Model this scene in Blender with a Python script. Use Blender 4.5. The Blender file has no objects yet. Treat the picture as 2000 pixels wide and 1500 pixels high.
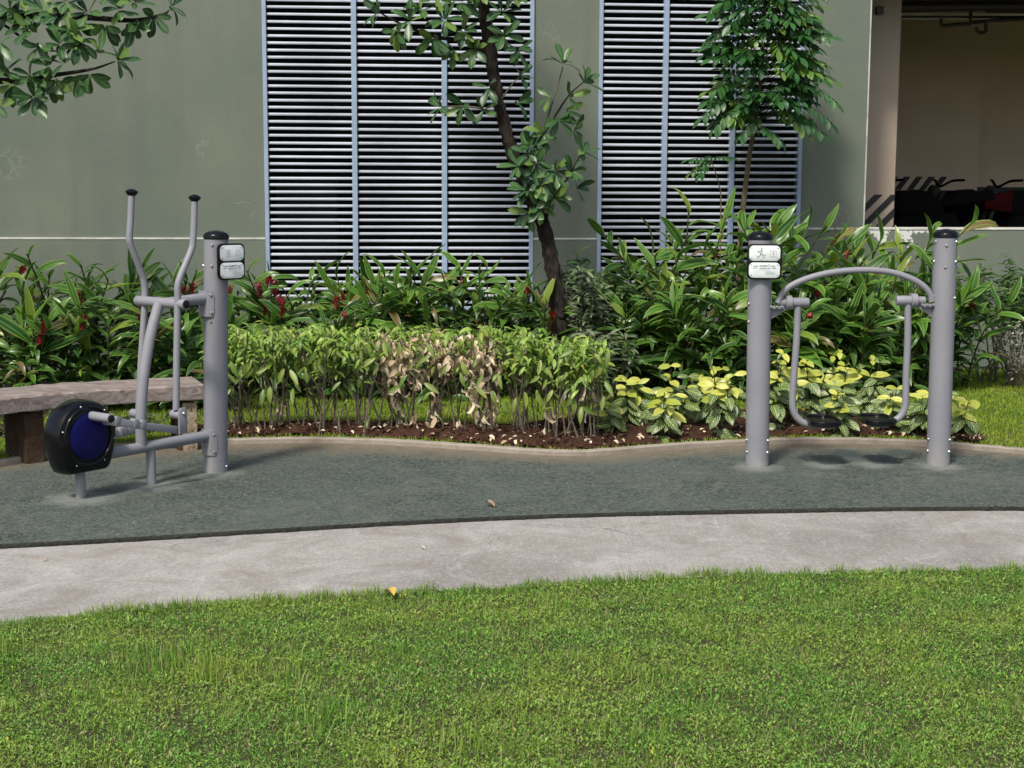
import bpy, bmesh, math, random
import numpy as np
from mathutils import Vector, Matrix

random.seed(7)
rng = np.random.default_rng(11)
R = math.radians
SC = bpy.context.scene
COL = SC.collection

# ------------------------------------------------------------------ camera
F = 3000.0                      # focal length in pixels of the 2000 px wide photograph
CAMH = 1.676
PITCH = math.atan(0.135)
ROLL = R(0.25)
cam_d = bpy.data.cameras.new('camera')
cam_d.sensor_width = 36.0
cam_d.lens = 36.0 * F / 2000.0
cam_d.clip_start = 0.05
cam_d.clip_end = 2000.0
cam = bpy.data.objects.new('camera', cam_d)
COL.objects.link(cam)
CAM_M = Matrix.Rotation(R(90) - PITCH, 3, 'X') @ Matrix.Rotation(ROLL, 3, 'Z')
cam.matrix_world = Matrix.Translation((0, 0, CAMH)) @ CAM_M.to_4x4()
SC.camera = cam

# ------------------------------------------------------------------ sky, sun, exposure
SUN_TRAVEL = Vector((0.30, 0.62, -0.95)).normalized()
world = bpy.data.worlds.new('World')
SC.world = world
world.use_nodes = True
wn = world.node_tree.nodes
wl = world.node_tree.links
bg = wn['Background']
sky = wn.new('ShaderNodeTexSky')
sky.sky_type = 'NISHITA'
sky.sun_disc = False
sky.sun_elevation = math.asin(-SUN_TRAVEL.z)
sky.sun_rotation = math.atan2(-SUN_TRAVEL.x, -SUN_TRAVEL.y)
sky.air_density = 1.0
sky.dust_density = 4.0
wl.new(sky.outputs[0], bg.inputs[0])
bg.inputs[1].default_value = 0.105
sun_d = bpy.data.lights.new('sun', 'SUN')
sun_d.energy = 2.4
sun_d.angle = R(8)
sun_d.color = (1.0, 0.95, 0.86)
sun = bpy.data.objects.new('sun', sun_d)
sun.rotation_euler = SUN_TRAVEL.to_track_quat('-Z', 'Y').to_euler()
sun.location = (0, 0, 20)
COL.objects.link(sun)
vs = SC.view_settings
vs.view_transform = 'Standard'
vs.look = 'None'
vs.gamma = 1.0
vs.use_curve_mapping = False
vs.exposure = 0.58
SC.cycles.max_bounces = 4
SC.cycles.diffuse_bounces = 2
SC.cycles.glossy_bounces = 2
SC.cycles.transmission_bounces = 2
SC.cycles.use_light_tree = False
SC.cycles.adaptive_threshold = 0.02
SC.cycles.caustics_reflective = False
SC.cycles.caustics_refractive = False

# ------------------------------------------------------------------ reading the photograph: pixel -> place
CAMO = np.array((0.0, 0.0, CAMH))
CM = np.array(CAM_M)


def ray(px, py):
    d = np.array(((px - 1000.0) / F, -(py - 750.0) / F, -1.0))
    return CM @ d


def G(px, py, z=0.0):
    d = ray(px, py)
    return CAMO + d * ((z - CAMH) / d[2])


def D(px, py, Y):
    d = ray(px, py)
    return CAMO + d * (Y / d[1])


def PL(px, py, p0, n):
    d = ray(px, py)
    return CAMO + d * (np.dot(np.array(p0) - CAMO, n) / np.dot(d, n))


# ------------------------------------------------------------------ helpers: objects
def link(o):
    COL.objects.link(o)
    return o


def empty(name, loc, label=None, cat=None, group=None, kind=None, rz=0.0):
    o = bpy.data.objects.new(name, None)
    o.empty_display_size = 0.1
    o.location = [float(c) for c in loc]
    o.rotation_euler = (0, 0, rz)
    link(o)
    return tag(o, label, cat, group, kind)


def tag(o, label=None, cat=None, group=None, kind=None):
    if label: o['label'] = label
    if cat: o['category'] = cat
    if group: o['group'] = group
    if kind: o['kind'] = kind
    return o


def mesh_from(name, V, Fc, mat=None, smooth=True, uv=None, rnd=None):
    V = np.asarray(V, dtype=np.float32).reshape(-1, 3)
    me = bpy.data.meshes.new(name)
    if isinstance(Fc, np.ndarray):
        k = Fc.shape[1]
        n = Fc.shape[0]
        me.vertices.add(len(V))
        me.vertices.foreach_set('co', V.ravel())
        me.loops.add(n * k)
        me.loops.foreach_set('vertex_index', Fc.astype(np.int32).ravel())
        me.polygons.add(n)
        me.polygons.foreach_set('loop_start', np.arange(0, n * k, k, dtype=np.int32))
        me.polygons.foreach_set('loop_total', np.full(n, k, dtype=np.int32))
        me.update(calc_edges=True)
    else:
        me.from_pydata(V.tolist(), [], [tuple(int(i) for i in f) for f in Fc])
    me.polygons.foreach_set('use_smooth', np.full(len(me.polygons), bool(smooth)))
    if smooth and not isinstance(Fc, np.ndarray):
        me.set_sharp_from_angle(angle=R(42))
    if uv is not None:
        uv = np.asarray(uv, dtype=np.float32)
        lay = me.uv_layers.new(name='UVMap')
        idx = np.empty(len(me.loops), dtype=np.int32)
        me.loops.foreach_get('vertex_index', idx)
        lay.data.foreach_set('uv', uv[idx].ravel())
    if rnd is not None:
        a = me.attributes.new('rnd', 'FLOAT', 'POINT')
        a.data.foreach_set('value', np.asarray(rnd, dtype=np.float32))
    if mat is not None:
        me.materials.append(mat)
    me.update()
    return me


def world_loc(o):
    return np.array(o.location) if o is not None else np.zeros(3)


def obj(name, V, Fc, mat, parent=None, smooth=True, uv=None, rnd=None, loc=None, org=None):
    """one mesh object; V in world coordinates, stored relative to the parent's (unrotated) place"""
    V = np.asarray(V, dtype=float).reshape(-1, 3)
    base = np.zeros(3)
    if parent is not None:
        base = world_loc(parent)
        if parent.parent is not None:
            base = base + world_loc(parent.parent)
    if org is not None:
        base = np.asarray(org, dtype=float)
    me = mesh_from(name, V - base, Fc, mat, smooth, uv, rnd)
    o = bpy.data.objects.new(name, me)
    if parent is not None:
        o.parent = parent
    if org is not None and parent is None:
        o.location = [float(c) for c in org]
    return link(o)


def inst(name, me, M, parent=None):
    o = bpy.data.objects.new(name, me)
    o.parent = parent
    o.matrix_local = Matrix(np.asarray(M).tolist())
    return link(o)


# ------------------------------------------------------------------ helpers: shapes
class MB:
    def __init__(s):
        s.v = []
        s.f = []

    def add(s, V, Fc):
        b = len(s.v)
        s.v.extend([tuple(map(float, p)) for p in V])
        s.f.extend([tuple(int(i) + b for i in f) for f in Fc])
        return s

    def build(s, name, mat, parent=None, smooth=True, org=None):
        return obj(name, np.array(s.v), s.f, mat, parent, smooth, org=org)


def catmull(P, n):
    P = np.asarray(P, float)
    if len(P) < 3:
        t = np.linspace(0, 1, n)[:, None]
        return P[0] * (1 - t) + P[-1] * t
    Q = np.vstack([2 * P[0] - P[1], P, 2 * P[-1] - P[-2]])
    out = []
    ts = np.linspace(0, len(P) - 1, n)
    for t in ts:
        i = min(int(t), len(P) - 2)
        u = t - i
        a, b, c, d = Q[i], Q[i + 1], Q[i + 2], Q[i + 3]
        out.append(0.5 * (2 * b + (c - a) * u + (2 * a - 5 * b + 4 * c - d) * u * u + (3 * b - a - 3 * c + d) * u ** 3))
    return np.array(out)


def sweep(P, rad, ns=12, cap=True):
    """tube along the points P; rad a number or one per point"""
    P = np.asarray(P, float)
    n = len(P)
    rad = np.full(n, rad) if np.isscalar(rad) else np.asarray(rad, float)
    T = np.gradient(P, axis=0)
    T /= np.linalg.norm(T, axis=1)[:, None] + 1e-12
    ref = np.array((0, 0, 1.0)) if abs(T[0][2]) < 0.9 else np.array((1.0, 0, 0))
    N = np.cross(T[0], ref); N /= np.linalg.norm(N)
    V = []; Fc = []
    a = np.linspace(0, 2 * math.pi, ns, endpoint=False)
    for i in range(n):
        N = N - T[i] * np.dot(N, T[i]); N /= np.linalg.norm(N) + 1e-12
        B = np.cross(T[i], N)
        V.append(P[i] + rad[i] * (np.cos(a)[:, None] * N + np.sin(a)[:, None] * B))
    V = np.vstack(V)
    for i in range(n - 1):
        for j in range(ns):
            k = (j + 1) % ns
            Fc.append((i * ns + j, i * ns + k, (i + 1) * ns + k, (i + 1) * ns + j))
    if cap:
        V = np.vstack([V, P[0], P[-1]])
        c0, c1 = n * ns, n * ns + 1
        for j in range(ns):
            k = (j + 1) % ns
            Fc.append((c0, k, j))
            Fc.append((c1, (n - 1) * ns + j, (n - 1) * ns + k))
    return V, Fc


def frame(axis):
    a = np.asarray(axis, float); a = a / np.linalg.norm(a)
    ref = np.array((0, 0, 1.0)) if abs(a[2]) < 0.9 else np.array((1.0, 0, 0))
    x = np.cross(ref, a); x /= np.linalg.norm(x)
    return x, np.cross(a, x), a


def lathe(origin, axis, prof, ns=24):
    """prof: (radius, height along the axis) from one end to the other"""
    x, y, z = frame(axis)
    o = np.asarray(origin, float)
    V = []; Fc = []
    an = np.linspace(0, 2 * math.pi, ns, endpoint=False)
    for r, h in prof:
        V.append(o + z * h + r * (np.cos(an)[:, None] * x + np.sin(an)[:, None] * y))
    V = np.vstack(V)
    m = len(prof)
    for i in range(m - 1):
        for j in range(ns):
            k = (j + 1) % ns
            Fc.append((i * ns + j, i * ns + k, (i + 1) * ns + k, (i + 1) * ns + j))
    Fc.append(tuple(range(ns - 1, -1, -1)))
    Fc.append(tuple((m - 1) * ns + j for j in range(ns)))
    return V, Fc


def box(c, s, ax=None, bev=0.0, seg=2):
    """bevelled box centred at c with sizes s along the axes ax (3 unit vectors)"""
    bm = bmesh.new()
    bmesh.ops.create_cube(bm, size=1.0)
    for v in bm.verts:
        v.co = Vector((v.co.x * s[0], v.co.y * s[1], v.co.z * s[2]))
    if bev > 0:
        bmesh.ops.bevel(bm, geom=bm.edges[:], offset=bev, segments=seg, affect='EDGES', profile=0.5)
    A = np.array(ax if ax is not None else np.eye(3))
    bm.verts.index_update()
    V = np.array([v.co[:] for v in bm.verts]) @ A + np.asarray(c, float)
    Fc = [tuple(v.index for v in f.verts) for f in bm.faces]
    bm.free()
    return V, Fc


def prism(poly, c, ax, depth, bev=0.0):
    """2-D outline (list of x,y) on axes ax[0], ax[1], extruded +-depth/2 along ax[2]"""
    n = len(poly)
    A = np.array(ax)
    P = np.array(poly, float)
    cen = P.mean(0)
    rings = []
    if bev > 0:
        sc = lambda k: cen + (P - cen) * (1 - k / (np.linalg.norm(P - cen, axis=1)[:, None] + 1e-9))
        rings = [(sc(bev), -depth / 2), (sc(bev * .3), -depth / 2 + bev * .3), (P, -depth / 2 + bev), (P, depth / 2 - bev), (sc(bev * .3), depth / 2 - bev * .3), (sc(bev), depth / 2)]
    else:
        rings = [(P, -depth / 2), (P, depth / 2)]
    V = np.vstack([np.hstack([r, np.full((n, 1), h)]) @ A for r, h in rings]) + np.asarray(c, float)
    Fc = []
    m = len(rings)
    for i in range(m - 1):
        for j in range(n):
            k = (j + 1) % n
            Fc.append((i * n + j, i * n + k, (i + 1) * n + k, (i + 1) * n + j))
    Fc.append(tuple(range(n - 1, -1, -1)))
    Fc.append(tuple((m - 1) * n + j for j in range(n)))
    return V, Fc


def rrect(w, h, r, seg=6):
    out = []
    for cx, cy, a0 in ((w / 2 - r, h / 2 - r, 0), (-w / 2 + r, h / 2 - r, 90), (-w / 2 + r, -h / 2 + r, 180), (w / 2 - r, -h / 2 + r, 270)):
        for i in range(seg + 1):
            a = R(a0 + 90 * i / seg)
            out.append((cx + r * math.cos(a), cy + r * math.sin(a)))
    return out


# ------------------------------------------------------------------ helpers: materials
class NT:
    def __init__(s, name):
        s.m = bpy.data.materials.new(name)
        s.m.use_nodes = True
        s.t = s.m.node_tree
        s.b = s.t.nodes['Principled BSDF']
        s.out = s.t.nodes['Material Output']

    def n(s, typ, **kw):
        o = s.t.nodes.new('ShaderNode' + typ)
        for k, v in kw.items():
            if k[0] == '_':
                o.inputs[k[1:].replace('_', ' ')].default_value = v
            else:
                setattr(o, k, v)
        return o

    def l(s, a, b):
        s.t.links.new(a, b)

    def math(s, op, a, b=None, c=None, clamp=False):
        o = s.n('Math', operation=op, use_clamp=clamp)
        for i, v in enumerate((a, b, c)):
            if v is None: continue
            if isinstance(v, (int, float)): o.inputs[i].default_value = v
            else: s.l(v, o.inputs[i])
        return o.outputs[0]

    def mix(s, fac, a, b, blend='MIX'):
        o = s.n('Mix', data_type='RGBA', blend_type=blend)
        for sock, v in ((o.inputs[0], fac), (o.inputs[6], a), (o.inputs[7], b)):
            if isinstance(v, (int, float)): sock.default_value = v
            elif isinstance(v, (tuple, list)): sock.default_value = (*v[:3], 1)
            else: s.l(v, sock)
        return o.outputs[2]

    def ramp(s, fac, stops):
        o = s.n('ValToRGB')
        e = o.color_ramp.elements
        while len(e) < len(stops): e.new(0.5)
        for q, (p, c) in zip(e, stops):
            q.position = p
            q.color = (c, c, c, 1) if isinstance(c, (int, float)) else (*c, 1)
        s.l(fac, o.inputs[0])
        return o.outputs[0]

    def coords(s, kind='Object', scale=None, rot=None):
        o = s.n('TexCoord').outputs[kind]
        if scale is not None or rot is not None:
            m = s.n('Mapping')
            if scale is not None: m.inputs['Scale'].default_value = scale
            if rot is not None: m.inputs['Rotation'].default_value = rot
            s.l(o, m.inputs[0])
            o = m.outputs[0]
        return o

    def geo(s):
        return s.n('NewGeometry').outputs['Position']

    def noise(s, vec, scale, detail=4, rough=0.55, dist=0.0):
        o = s.n('TexNoise')
        o.inputs['Scale'].default_value = scale
        o.inputs['Detail'].default_value = detail
        o.inputs['Roughness'].default_value = rough
        o.inputs['Distortion'].default_value = dist
        s.l(vec, o.inputs['Vector'])
        return o.outputs[0]

    def bump(s, h, strength, dist=0.01):
        o = s.n('Bump')
        o.inputs['Strength'].default_value = strength
        o.inputs['Distance'].default_value = dist
        s.l(h, o.inputs['Height'])
        s.l(o.outputs[0], s.b.inputs['Normal'])

    def set(s, col=None, rough=None, metal=None, spec=None, coat=None):
        for k, v in (('Base Color', col), ('Roughness', rough), ('Metallic', metal), ('Specular IOR Level', spec), ('Coat Weight', coat)):
            if v is None: continue
            if isinstance(v, tuple): s.b.inputs[k].default_value = (*v[:3], 1)
            elif isinstance(v, (int, float)): s.b.inputs[k].default_value = v
            else: s.l(v, s.b.inputs[k])
        return s.m


def plain(name, col, rough=0.5, metal=0.0, var=0.12, scale=12.0, spec=0.5, bump=0.0, coat=None):
    t = NT(name)
    p = t.geo()
    nz = t.noise(p, scale, 5)
    d = tuple(c * (1 - var) for c in col)
    e = tuple(min(1, c * (1 + var)) for c in col)
    c = t.mix(t.ramp(nz, [(0.3, 0.0), (0.7, 1.0)]), d, e)
    if bump: t.bump(t.noise(p, scale * 12, 3), bump, 0.004)
    return t.set(c, t.math('MULTIPLY_ADD', nz, 0.2, rough - 0.1), metal, spec, coat)


M = {}


def m_paint():
    t = NT('grey_powder_coat')
    p = t.geo()
    big = t.noise(p, 5, 6)
    sc = t.noise(t.coords('Object', (14, 14, 3), (0.5, 0.3, 0)), 2.2, 8, 0.72, 1.5)
    scratch = t.ramp(sc, [(0.66, 0.0), (0.70, 0.6)])
    fine = t.noise(p, 900, 2)
    c = t.mix(big, (0.205, 0.210, 0.236), (0.262, 0.266, 0.292))
    c = t.mix(t.math('MULTIPLY', scratch, 0.6), c, (0.52, 0.52, 0.54))
    dust = t.noise(p, 14, 7, 0.75, 0.8)
    c = t.mix(t.math('MULTIPLY', t.ramp(dust, [(0.54, 0.0), (0.72, 1.0)]), 0.28), c, (0.20, 0.19, 0.175))
    sp = t.n('SeparateXYZ'); t.l(p, sp.inputs[0])
    low = t.math('MULTIPLY', t.math('SUBTRACT', 0.16, sp.outputs[2]), 6.0, clamp=True)
    c = t.mix(t.math('MULTIPLY', t.math('MULTIPLY', low, t.ramp(dust, [(0.35, 0.0), (0.6, 1.0)])), 0.7), c, (0.33, 0.32, 0.29))
    chip = t.noise(p, 55, 5, 0.7)
    c = t.mix(t.ramp(chip, [(0.735, 0.0), (0.75, 0.8)]), c, (0.10, 0.085, 0.07))
    t.bump(fine, 0.08, 0.002)
    return t.set(c, t.math('MULTIPLY_ADD', big, 0.25, 0.36), 0.0, 0.4)


def m_wall(peel=False):
    t = NT('painted_wall_peeling' if peel else 'painted_wall')
    o = t.coords('Object')
    streak = t.noise(t.coords('Object', (2.2, 2.2, 0.18)), 1.6, 6, 0.6, 0.4)
    cloud = t.noise(o, 0.9, 5, 0.6)
    fine = t.noise(o, 38, 5, 0.7)
    c = t.mix(t.ramp(cloud, [(0.3, 0.0), (0.7, 1.0)]), (0.118, 0.154, 0.124), (0.178, 0.200, 0.150))
    c = t.mix(t.math('MULTIPLY', t.ramp(streak, [(0.48, 0.0), (0.70, 1.0)]), 0.55), c, (0.125, 0.142, 0.118))
    c = t.mix(t.math('MULTIPLY', t.ramp(fine, [(0.55, 0.0), (0.8, 1.0)]), 0.25), c, (0.30, 0.31, 0.26))
    # hairline cracks filled with pale putty, in a few places only
    vor = t.n('TexVoronoi', feature='DISTANCE_TO_EDGE')
    vor.inputs['Scale'].default_value = 2.7
    warp = t.n('VectorMath', operation='ADD')
    nv = t.n('TexNoise'); nv.inputs['Scale'].default_value = 3.0; nv.inputs['Detail'].default_value = 5
    t.l(o, nv.inputs['Vector'])
    sc = t.n('VectorMath', operation='SCALE'); sc.inputs['Scale'].default_value = 0.5
    t.l(nv.outputs['Color'], sc.inputs[0])
    t.l(o, warp.inputs[0]); t.l(sc.outputs[0], warp.inputs[1])
    t.l(warp.outputs[0], vor.inputs['Vector'])
    crack = t.ramp(vor.outputs[0], [(0.0, 1.0), (0.012, 0.0)])
    where = t.ramp(t.noise(o, 1.3, 2), [(0.66, 0.0), (0.70, 1.0)])
    c = t.mix(t.math('MULTIPLY', t.math('MULTIPLY', crack, where), 0.6), c, (0.42, 0.44, 0.40))
    v2 = t.n('TexVoronoi', feature='DISTANCE_TO_EDGE'); v2.inputs['Scale'].default_value = 9.0
    t.l(warp.outputs[0], v2.inputs['Vector'])
    fine_cr = t.ramp(v2.outputs[0], [(0.0, 1.0), (0.05, 0.0)])
    tot = None
    for px_, py_, rad_ in ((18, 320, .17), (395, 290, .09), (1075, 62, .12), (1608, 108, .16), (1640, 420, .10), (1095, 120, .08)):
        u_, z_ = WL(px_, py_)
        sb = t.n('VectorMath', operation='DISTANCE'); t.l(o, sb.inputs[0]); sb.inputs[1].default_value = (u_, 0.0, z_)
        k_ = t.ramp(t.math('DIVIDE', sb.outputs['Value'], rad_), [(0.6, 1.0), (1.0, 0.0)])
        tot = k_ if tot is None else t.math('MAXIMUM', tot, k_)
    c = t.mix(t.math('MULTIPLY', t.math('MULTIPLY', fine_cr, tot), 0.22), c, (0.40, 0.42, 0.38))
    if peel:
        sep = t.n('SeparateXYZ'); t.l(o, sep.inputs[0])
        pn = t.noise(o, 7.5, 6, 0.65, 0.3)
        # flakes: strong close under the coping between two places along the wall
        u = sep.outputs[0]; z = sep.outputs[2]
        near = t.math('MULTIPLY', t.math('SUBTRACT', z, PEEL_Z - 0.24), 1 / 0.24, clamp=True)
        inside = t.math('MULTIPLY', t.math('GREATER_THAN', u, PEEL_U0), t.math('LESS_THAN', u, PEEL_U1))
        f = t.math('ADD', pn, t.math('MULTIPLY', near, 0.20))
        f = t.math('MULTIPLY', t.ramp(f, [(0.685, 0.0), (0.70, 1.0)]), inside)
        c = t.mix(f, c, (0.66, 0.66, 0.63))
    t.bump(t.noise(o, 26, 6, 0.65), 0.25, 0.006)
    return t.set(c, 0.62, 0.0, 0.35)


def m_rubber():
    t = NT('rubber_crumb_surface')
    p = t.geo()
    gran = t.n('TexVoronoi'); gran.inputs['Scale'].default_value = 85.0
    t.l(p, gran.inputs['Vector'])
    gr = t.n('SeparateColor'); t.l(gran.outputs['Color'], gr.inputs[0])
    big = t.noise(p, 1.3, 5, 0.6, 0.4)
    mid = t.noise(p, 9, 5, 0.7)
    c = t.mix(gr.outputs[0], (0.012, 0.019, 0.016), (0.112, 0.132, 0.115))
    c = t.mix(t.math('MULTIPLY', t.ramp(big, [(0.35, 0.0), (0.7, 1.0)]), 0.5), c, (0.115, 0.135, 0.118))
    c = t.mix(t.math('MULTIPLY', t.ramp(mid, [(0.45, 0.0), (0.75, 1.0)]), 0.35), c, (0.055, 0.060, 0.052))
    blot = t.noise(p, 3.2, 7, 0.72, 1.4)
    c = t.mix(t.math('MULTIPLY', t.ramp(blot, [(0.52, 0.0), (0.70, 1.0)]), 0.55), c, (0.135, 0.132, 0.105))
    c = t.mix(t.math('MULTIPLY', t.ramp(blot, [(0.30, 1.0), (0.45, 0.0)]), 0.5), c, (0.035, 0.052, 0.050))
    # silt washed against the kerb
    at = t.n('Attribute', attribute_name='rnd')
    silt = t.math('MULTIPLY', t.ramp(t.math('ADD', at.outputs['Fac'], t.math('MULTIPLY', t.math('SUBTRACT', mid, 0.5), 0.35)), [(0.80, 0.0), (1.0, 1.0)]), 0.8)
    c = t.mix(silt, c, (0.20, 0.155, 0.105))
    # pale dust round the feet of the machines, pale scuffs and two dark ovals by the footplates
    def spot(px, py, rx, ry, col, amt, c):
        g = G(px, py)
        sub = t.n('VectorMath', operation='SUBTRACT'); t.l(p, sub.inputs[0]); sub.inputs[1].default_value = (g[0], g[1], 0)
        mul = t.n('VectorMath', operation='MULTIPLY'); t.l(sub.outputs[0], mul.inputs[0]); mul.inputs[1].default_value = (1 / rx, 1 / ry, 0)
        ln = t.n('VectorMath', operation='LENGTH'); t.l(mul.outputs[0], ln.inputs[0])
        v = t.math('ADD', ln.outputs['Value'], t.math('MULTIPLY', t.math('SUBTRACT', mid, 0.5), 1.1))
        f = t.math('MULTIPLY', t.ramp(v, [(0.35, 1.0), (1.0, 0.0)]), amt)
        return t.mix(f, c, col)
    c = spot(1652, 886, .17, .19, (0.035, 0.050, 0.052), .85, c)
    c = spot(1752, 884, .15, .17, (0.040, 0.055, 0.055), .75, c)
    for q in ((1612, 908, .14, .16), (1706, 908, .15, .16), (1480, 912, .17, .2), (1834, 910, .17, .2), (421, 925, .18, .22), (296, 948, .2, .24), (158, 974, .24, .22)):
        c = spot(*q, (0.21, 0.225, 0.20), .7, c)
    fl = t.n('TexVoronoi'); fl.inputs['Scale'].default_value = 16.0
    t.l(p, fl.inputs['Vector'])
    c = t.mix(t.ramp(fl.outputs['Distance'], [(0.05, 0.75), (0.075, 0.0)]), c, (0.42, 0.43, 0.39))
    t.bump(t.math('ADD', gran.outputs['Distance'], t.math('MULTIPLY', mid, 0.5)), 0.7, 0.006)
    return t.set(c, 0.9, 0.0, 0.25)


def m_concrete():
    t = NT('broomed_concrete')
    p = t.geo()
    big = t.noise(p, 0.9, 6, 0.62, 0.6)
    mid = t.noise(p, 5, 6, 0.7, 0.5)
    fine = t.noise(p, 160, 3, 0.7)
    mp = t.n('Mapping'); mp.inputs['Rotation'].default_value = (0, 0, R(10)); mp.inputs['Scale'].default_value = (190, 3, 1)
    t.l(p, mp.inputs[0])
    br = t.noise(mp.outputs[0], 1.0, 5, 0.7)
    mp2 = t.n('Mapping'); mp2.inputs['Rotation'].default_value = (0, 0, R(-72)); mp2.inputs['Scale'].default_value = (120, 12.0, 1)
    t.l(p, mp2.inputs[0])
    br2 = t.noise(mp2.outputs[0], 1.0, 5, 0.7)
    sep = t.n('SeparateXYZ'); t.l(p, sep.inputs[0])
    side = t.ramp(t.math('ADD', sep.outputs[0], t.math('MULTIPLY', mid, 0.8)), [(0.3, 0.0), (0.75, 1.0)])
    broom = t.mix(side, t.mix(0.45, br2, mid), br)
    c = t.mix(t.ramp(big, [(0.3, 0.0), (0.7, 1.0)]), (0.205, 0.194, 0.178), (0.380, 0.363, 0.338))
    c = t.mix(t.math('MULTIPLY', t.ramp(mid, [(0.5, 0.0), (0.8, 1.0)]), 0.45), c, (0.215, 0.195, 0.165))
    c = t.mix(t.math('MULTIPLY', t.ramp(broom, [(0.36, 1.0), (0.52, 0.0)]), 0.5), c, (0.150, 0.145, 0.138))
    c = t.mix(t.math('MULTIPLY', t.ramp(fine, [(0.55, 0.0), (0.75, 1.0)]), 0.3), c, (0.46, 0.45, 0.43))
    c = t.mix(t.math('MULTIPLY', t.ramp(fine, [(0.25, 1.0), (0.38, 0.0)]), 0.35), c, (0.14, 0.135, 0.125))
    grit = t.n('TexVoronoi'); grit.inputs['Scale'].default_value = 95.0; t.l(p, grit.inputs['Vector'])
    gs = t.n('SeparateColor'); t.l(grit.outputs['Color'], gs.inputs[0])
    c = t.mix(t.math('MULTIPLY', t.ramp(gs.outputs[0], [(0.0, 1.0), (0.3, 0.0)]), 0.35), c, (0.16, 0.15, 0.14))
    c = t.mix(t.math('MULTIPLY', t.ramp(gs.outputs[1], [(0.7, 0.0), (1.0, 1.0)]), 0.35), c, (0.52, 0.51, 0.49))
    stain = t.noise(p, 2.6, 7, 0.72, 1.2)
    c = t.mix(t.math('MULTIPLY', t.ramp(stain, [(0.50, 0.0), (0.64, 1.0)]), 0.6), c, (0.205, 0.180, 0.148))
    c = t.mix(t.math('MULTIPLY', t.ramp(stain, [(0.32, 1.0), (0.45, 0.0)]), 0.5), c, (0.44, 0.43, 0.41))
    vor = t.n('TexVoronoi', feature='DISTANCE_TO_EDGE'); vor.inputs['Scale'].default_value = 0.8
    wp = t.n('VectorMath', operation='ADD'); wc = t.n('TexNoise'); wc.inputs['Scale'].default_value = 2.5; wc.inputs['Detail'].default_value = 6
    t.l(p, wc.inputs['Vector']); t.l(p, wp.inputs[0])
    ws = t.n('VectorMath', operation='SCALE'); ws.inputs['Scale'].default_value = 0.7
    t.l(wc.outputs['Color'], ws.inputs[0]); t.l(ws.outputs[0], wp.inputs[1]); t.l(wp.outputs[0], vor.inputs['Vector'])
    cr = t.math('MULTIPLY', t.ramp(vor.outputs[0], [(0.0, 1.0), (0.006, 0.0)]), t.ramp(t.noise(p, 1.1, 2), [(0.5, 0.0), (0.6, 1.0)]))
    c = t.mix(t.math('MULTIPLY', cr, 0.6), c, (0.09, 0.085, 0.08))
    t.bump(t.math('ADD', broom, t.math('MULTIPLY', fine, 0.4)), 0.5, 0.004)
    return t.set(c, 0.86, 0.0, 0.3)


def m_kerb():
    t = NT('weathered_kerb')
    p = t.geo()
    a = t.noise(p, 6, 6, 0.7, 0.5)
    b = t.noise(p, 60, 4, 0.7)
    c = t.mix(t.ramp(a, [(0.35, 0.0), (0.7, 1.0)]), (0.24, 0.205, 0.165), (0.37, 0.33, 0.275))
    c = t.mix(t.math('MULTIPLY', t.ramp(b, [(0.5, 0.0), (0.7, 1.0)]), 0.4), c, (0.17, 0.15, 0.12))
    t.bump(b, 0.5, 0.006)
    return t.set(c, 0.88, 0, 0.3)


def m_soil(name, a, b, sc=40):
    t = NT(name)
    p = t.geo()
    n1 = t.noise(p, sc, 8, 0.75, 0.4)
    n2 = t.noise(p, 4, 4)
    c = t.mix(t.ramp(n1, [(0.35, 0.0), (0.7, 1.0)]), a, b)
    c = t.mix(t.math('MULTIPLY', n2, 0.4), c, tuple(x * 0.5 for x in a))
    t.bump(n1, 1.0, 0.02)
    return t.set(c, 0.95, 0, 0.2)


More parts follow.
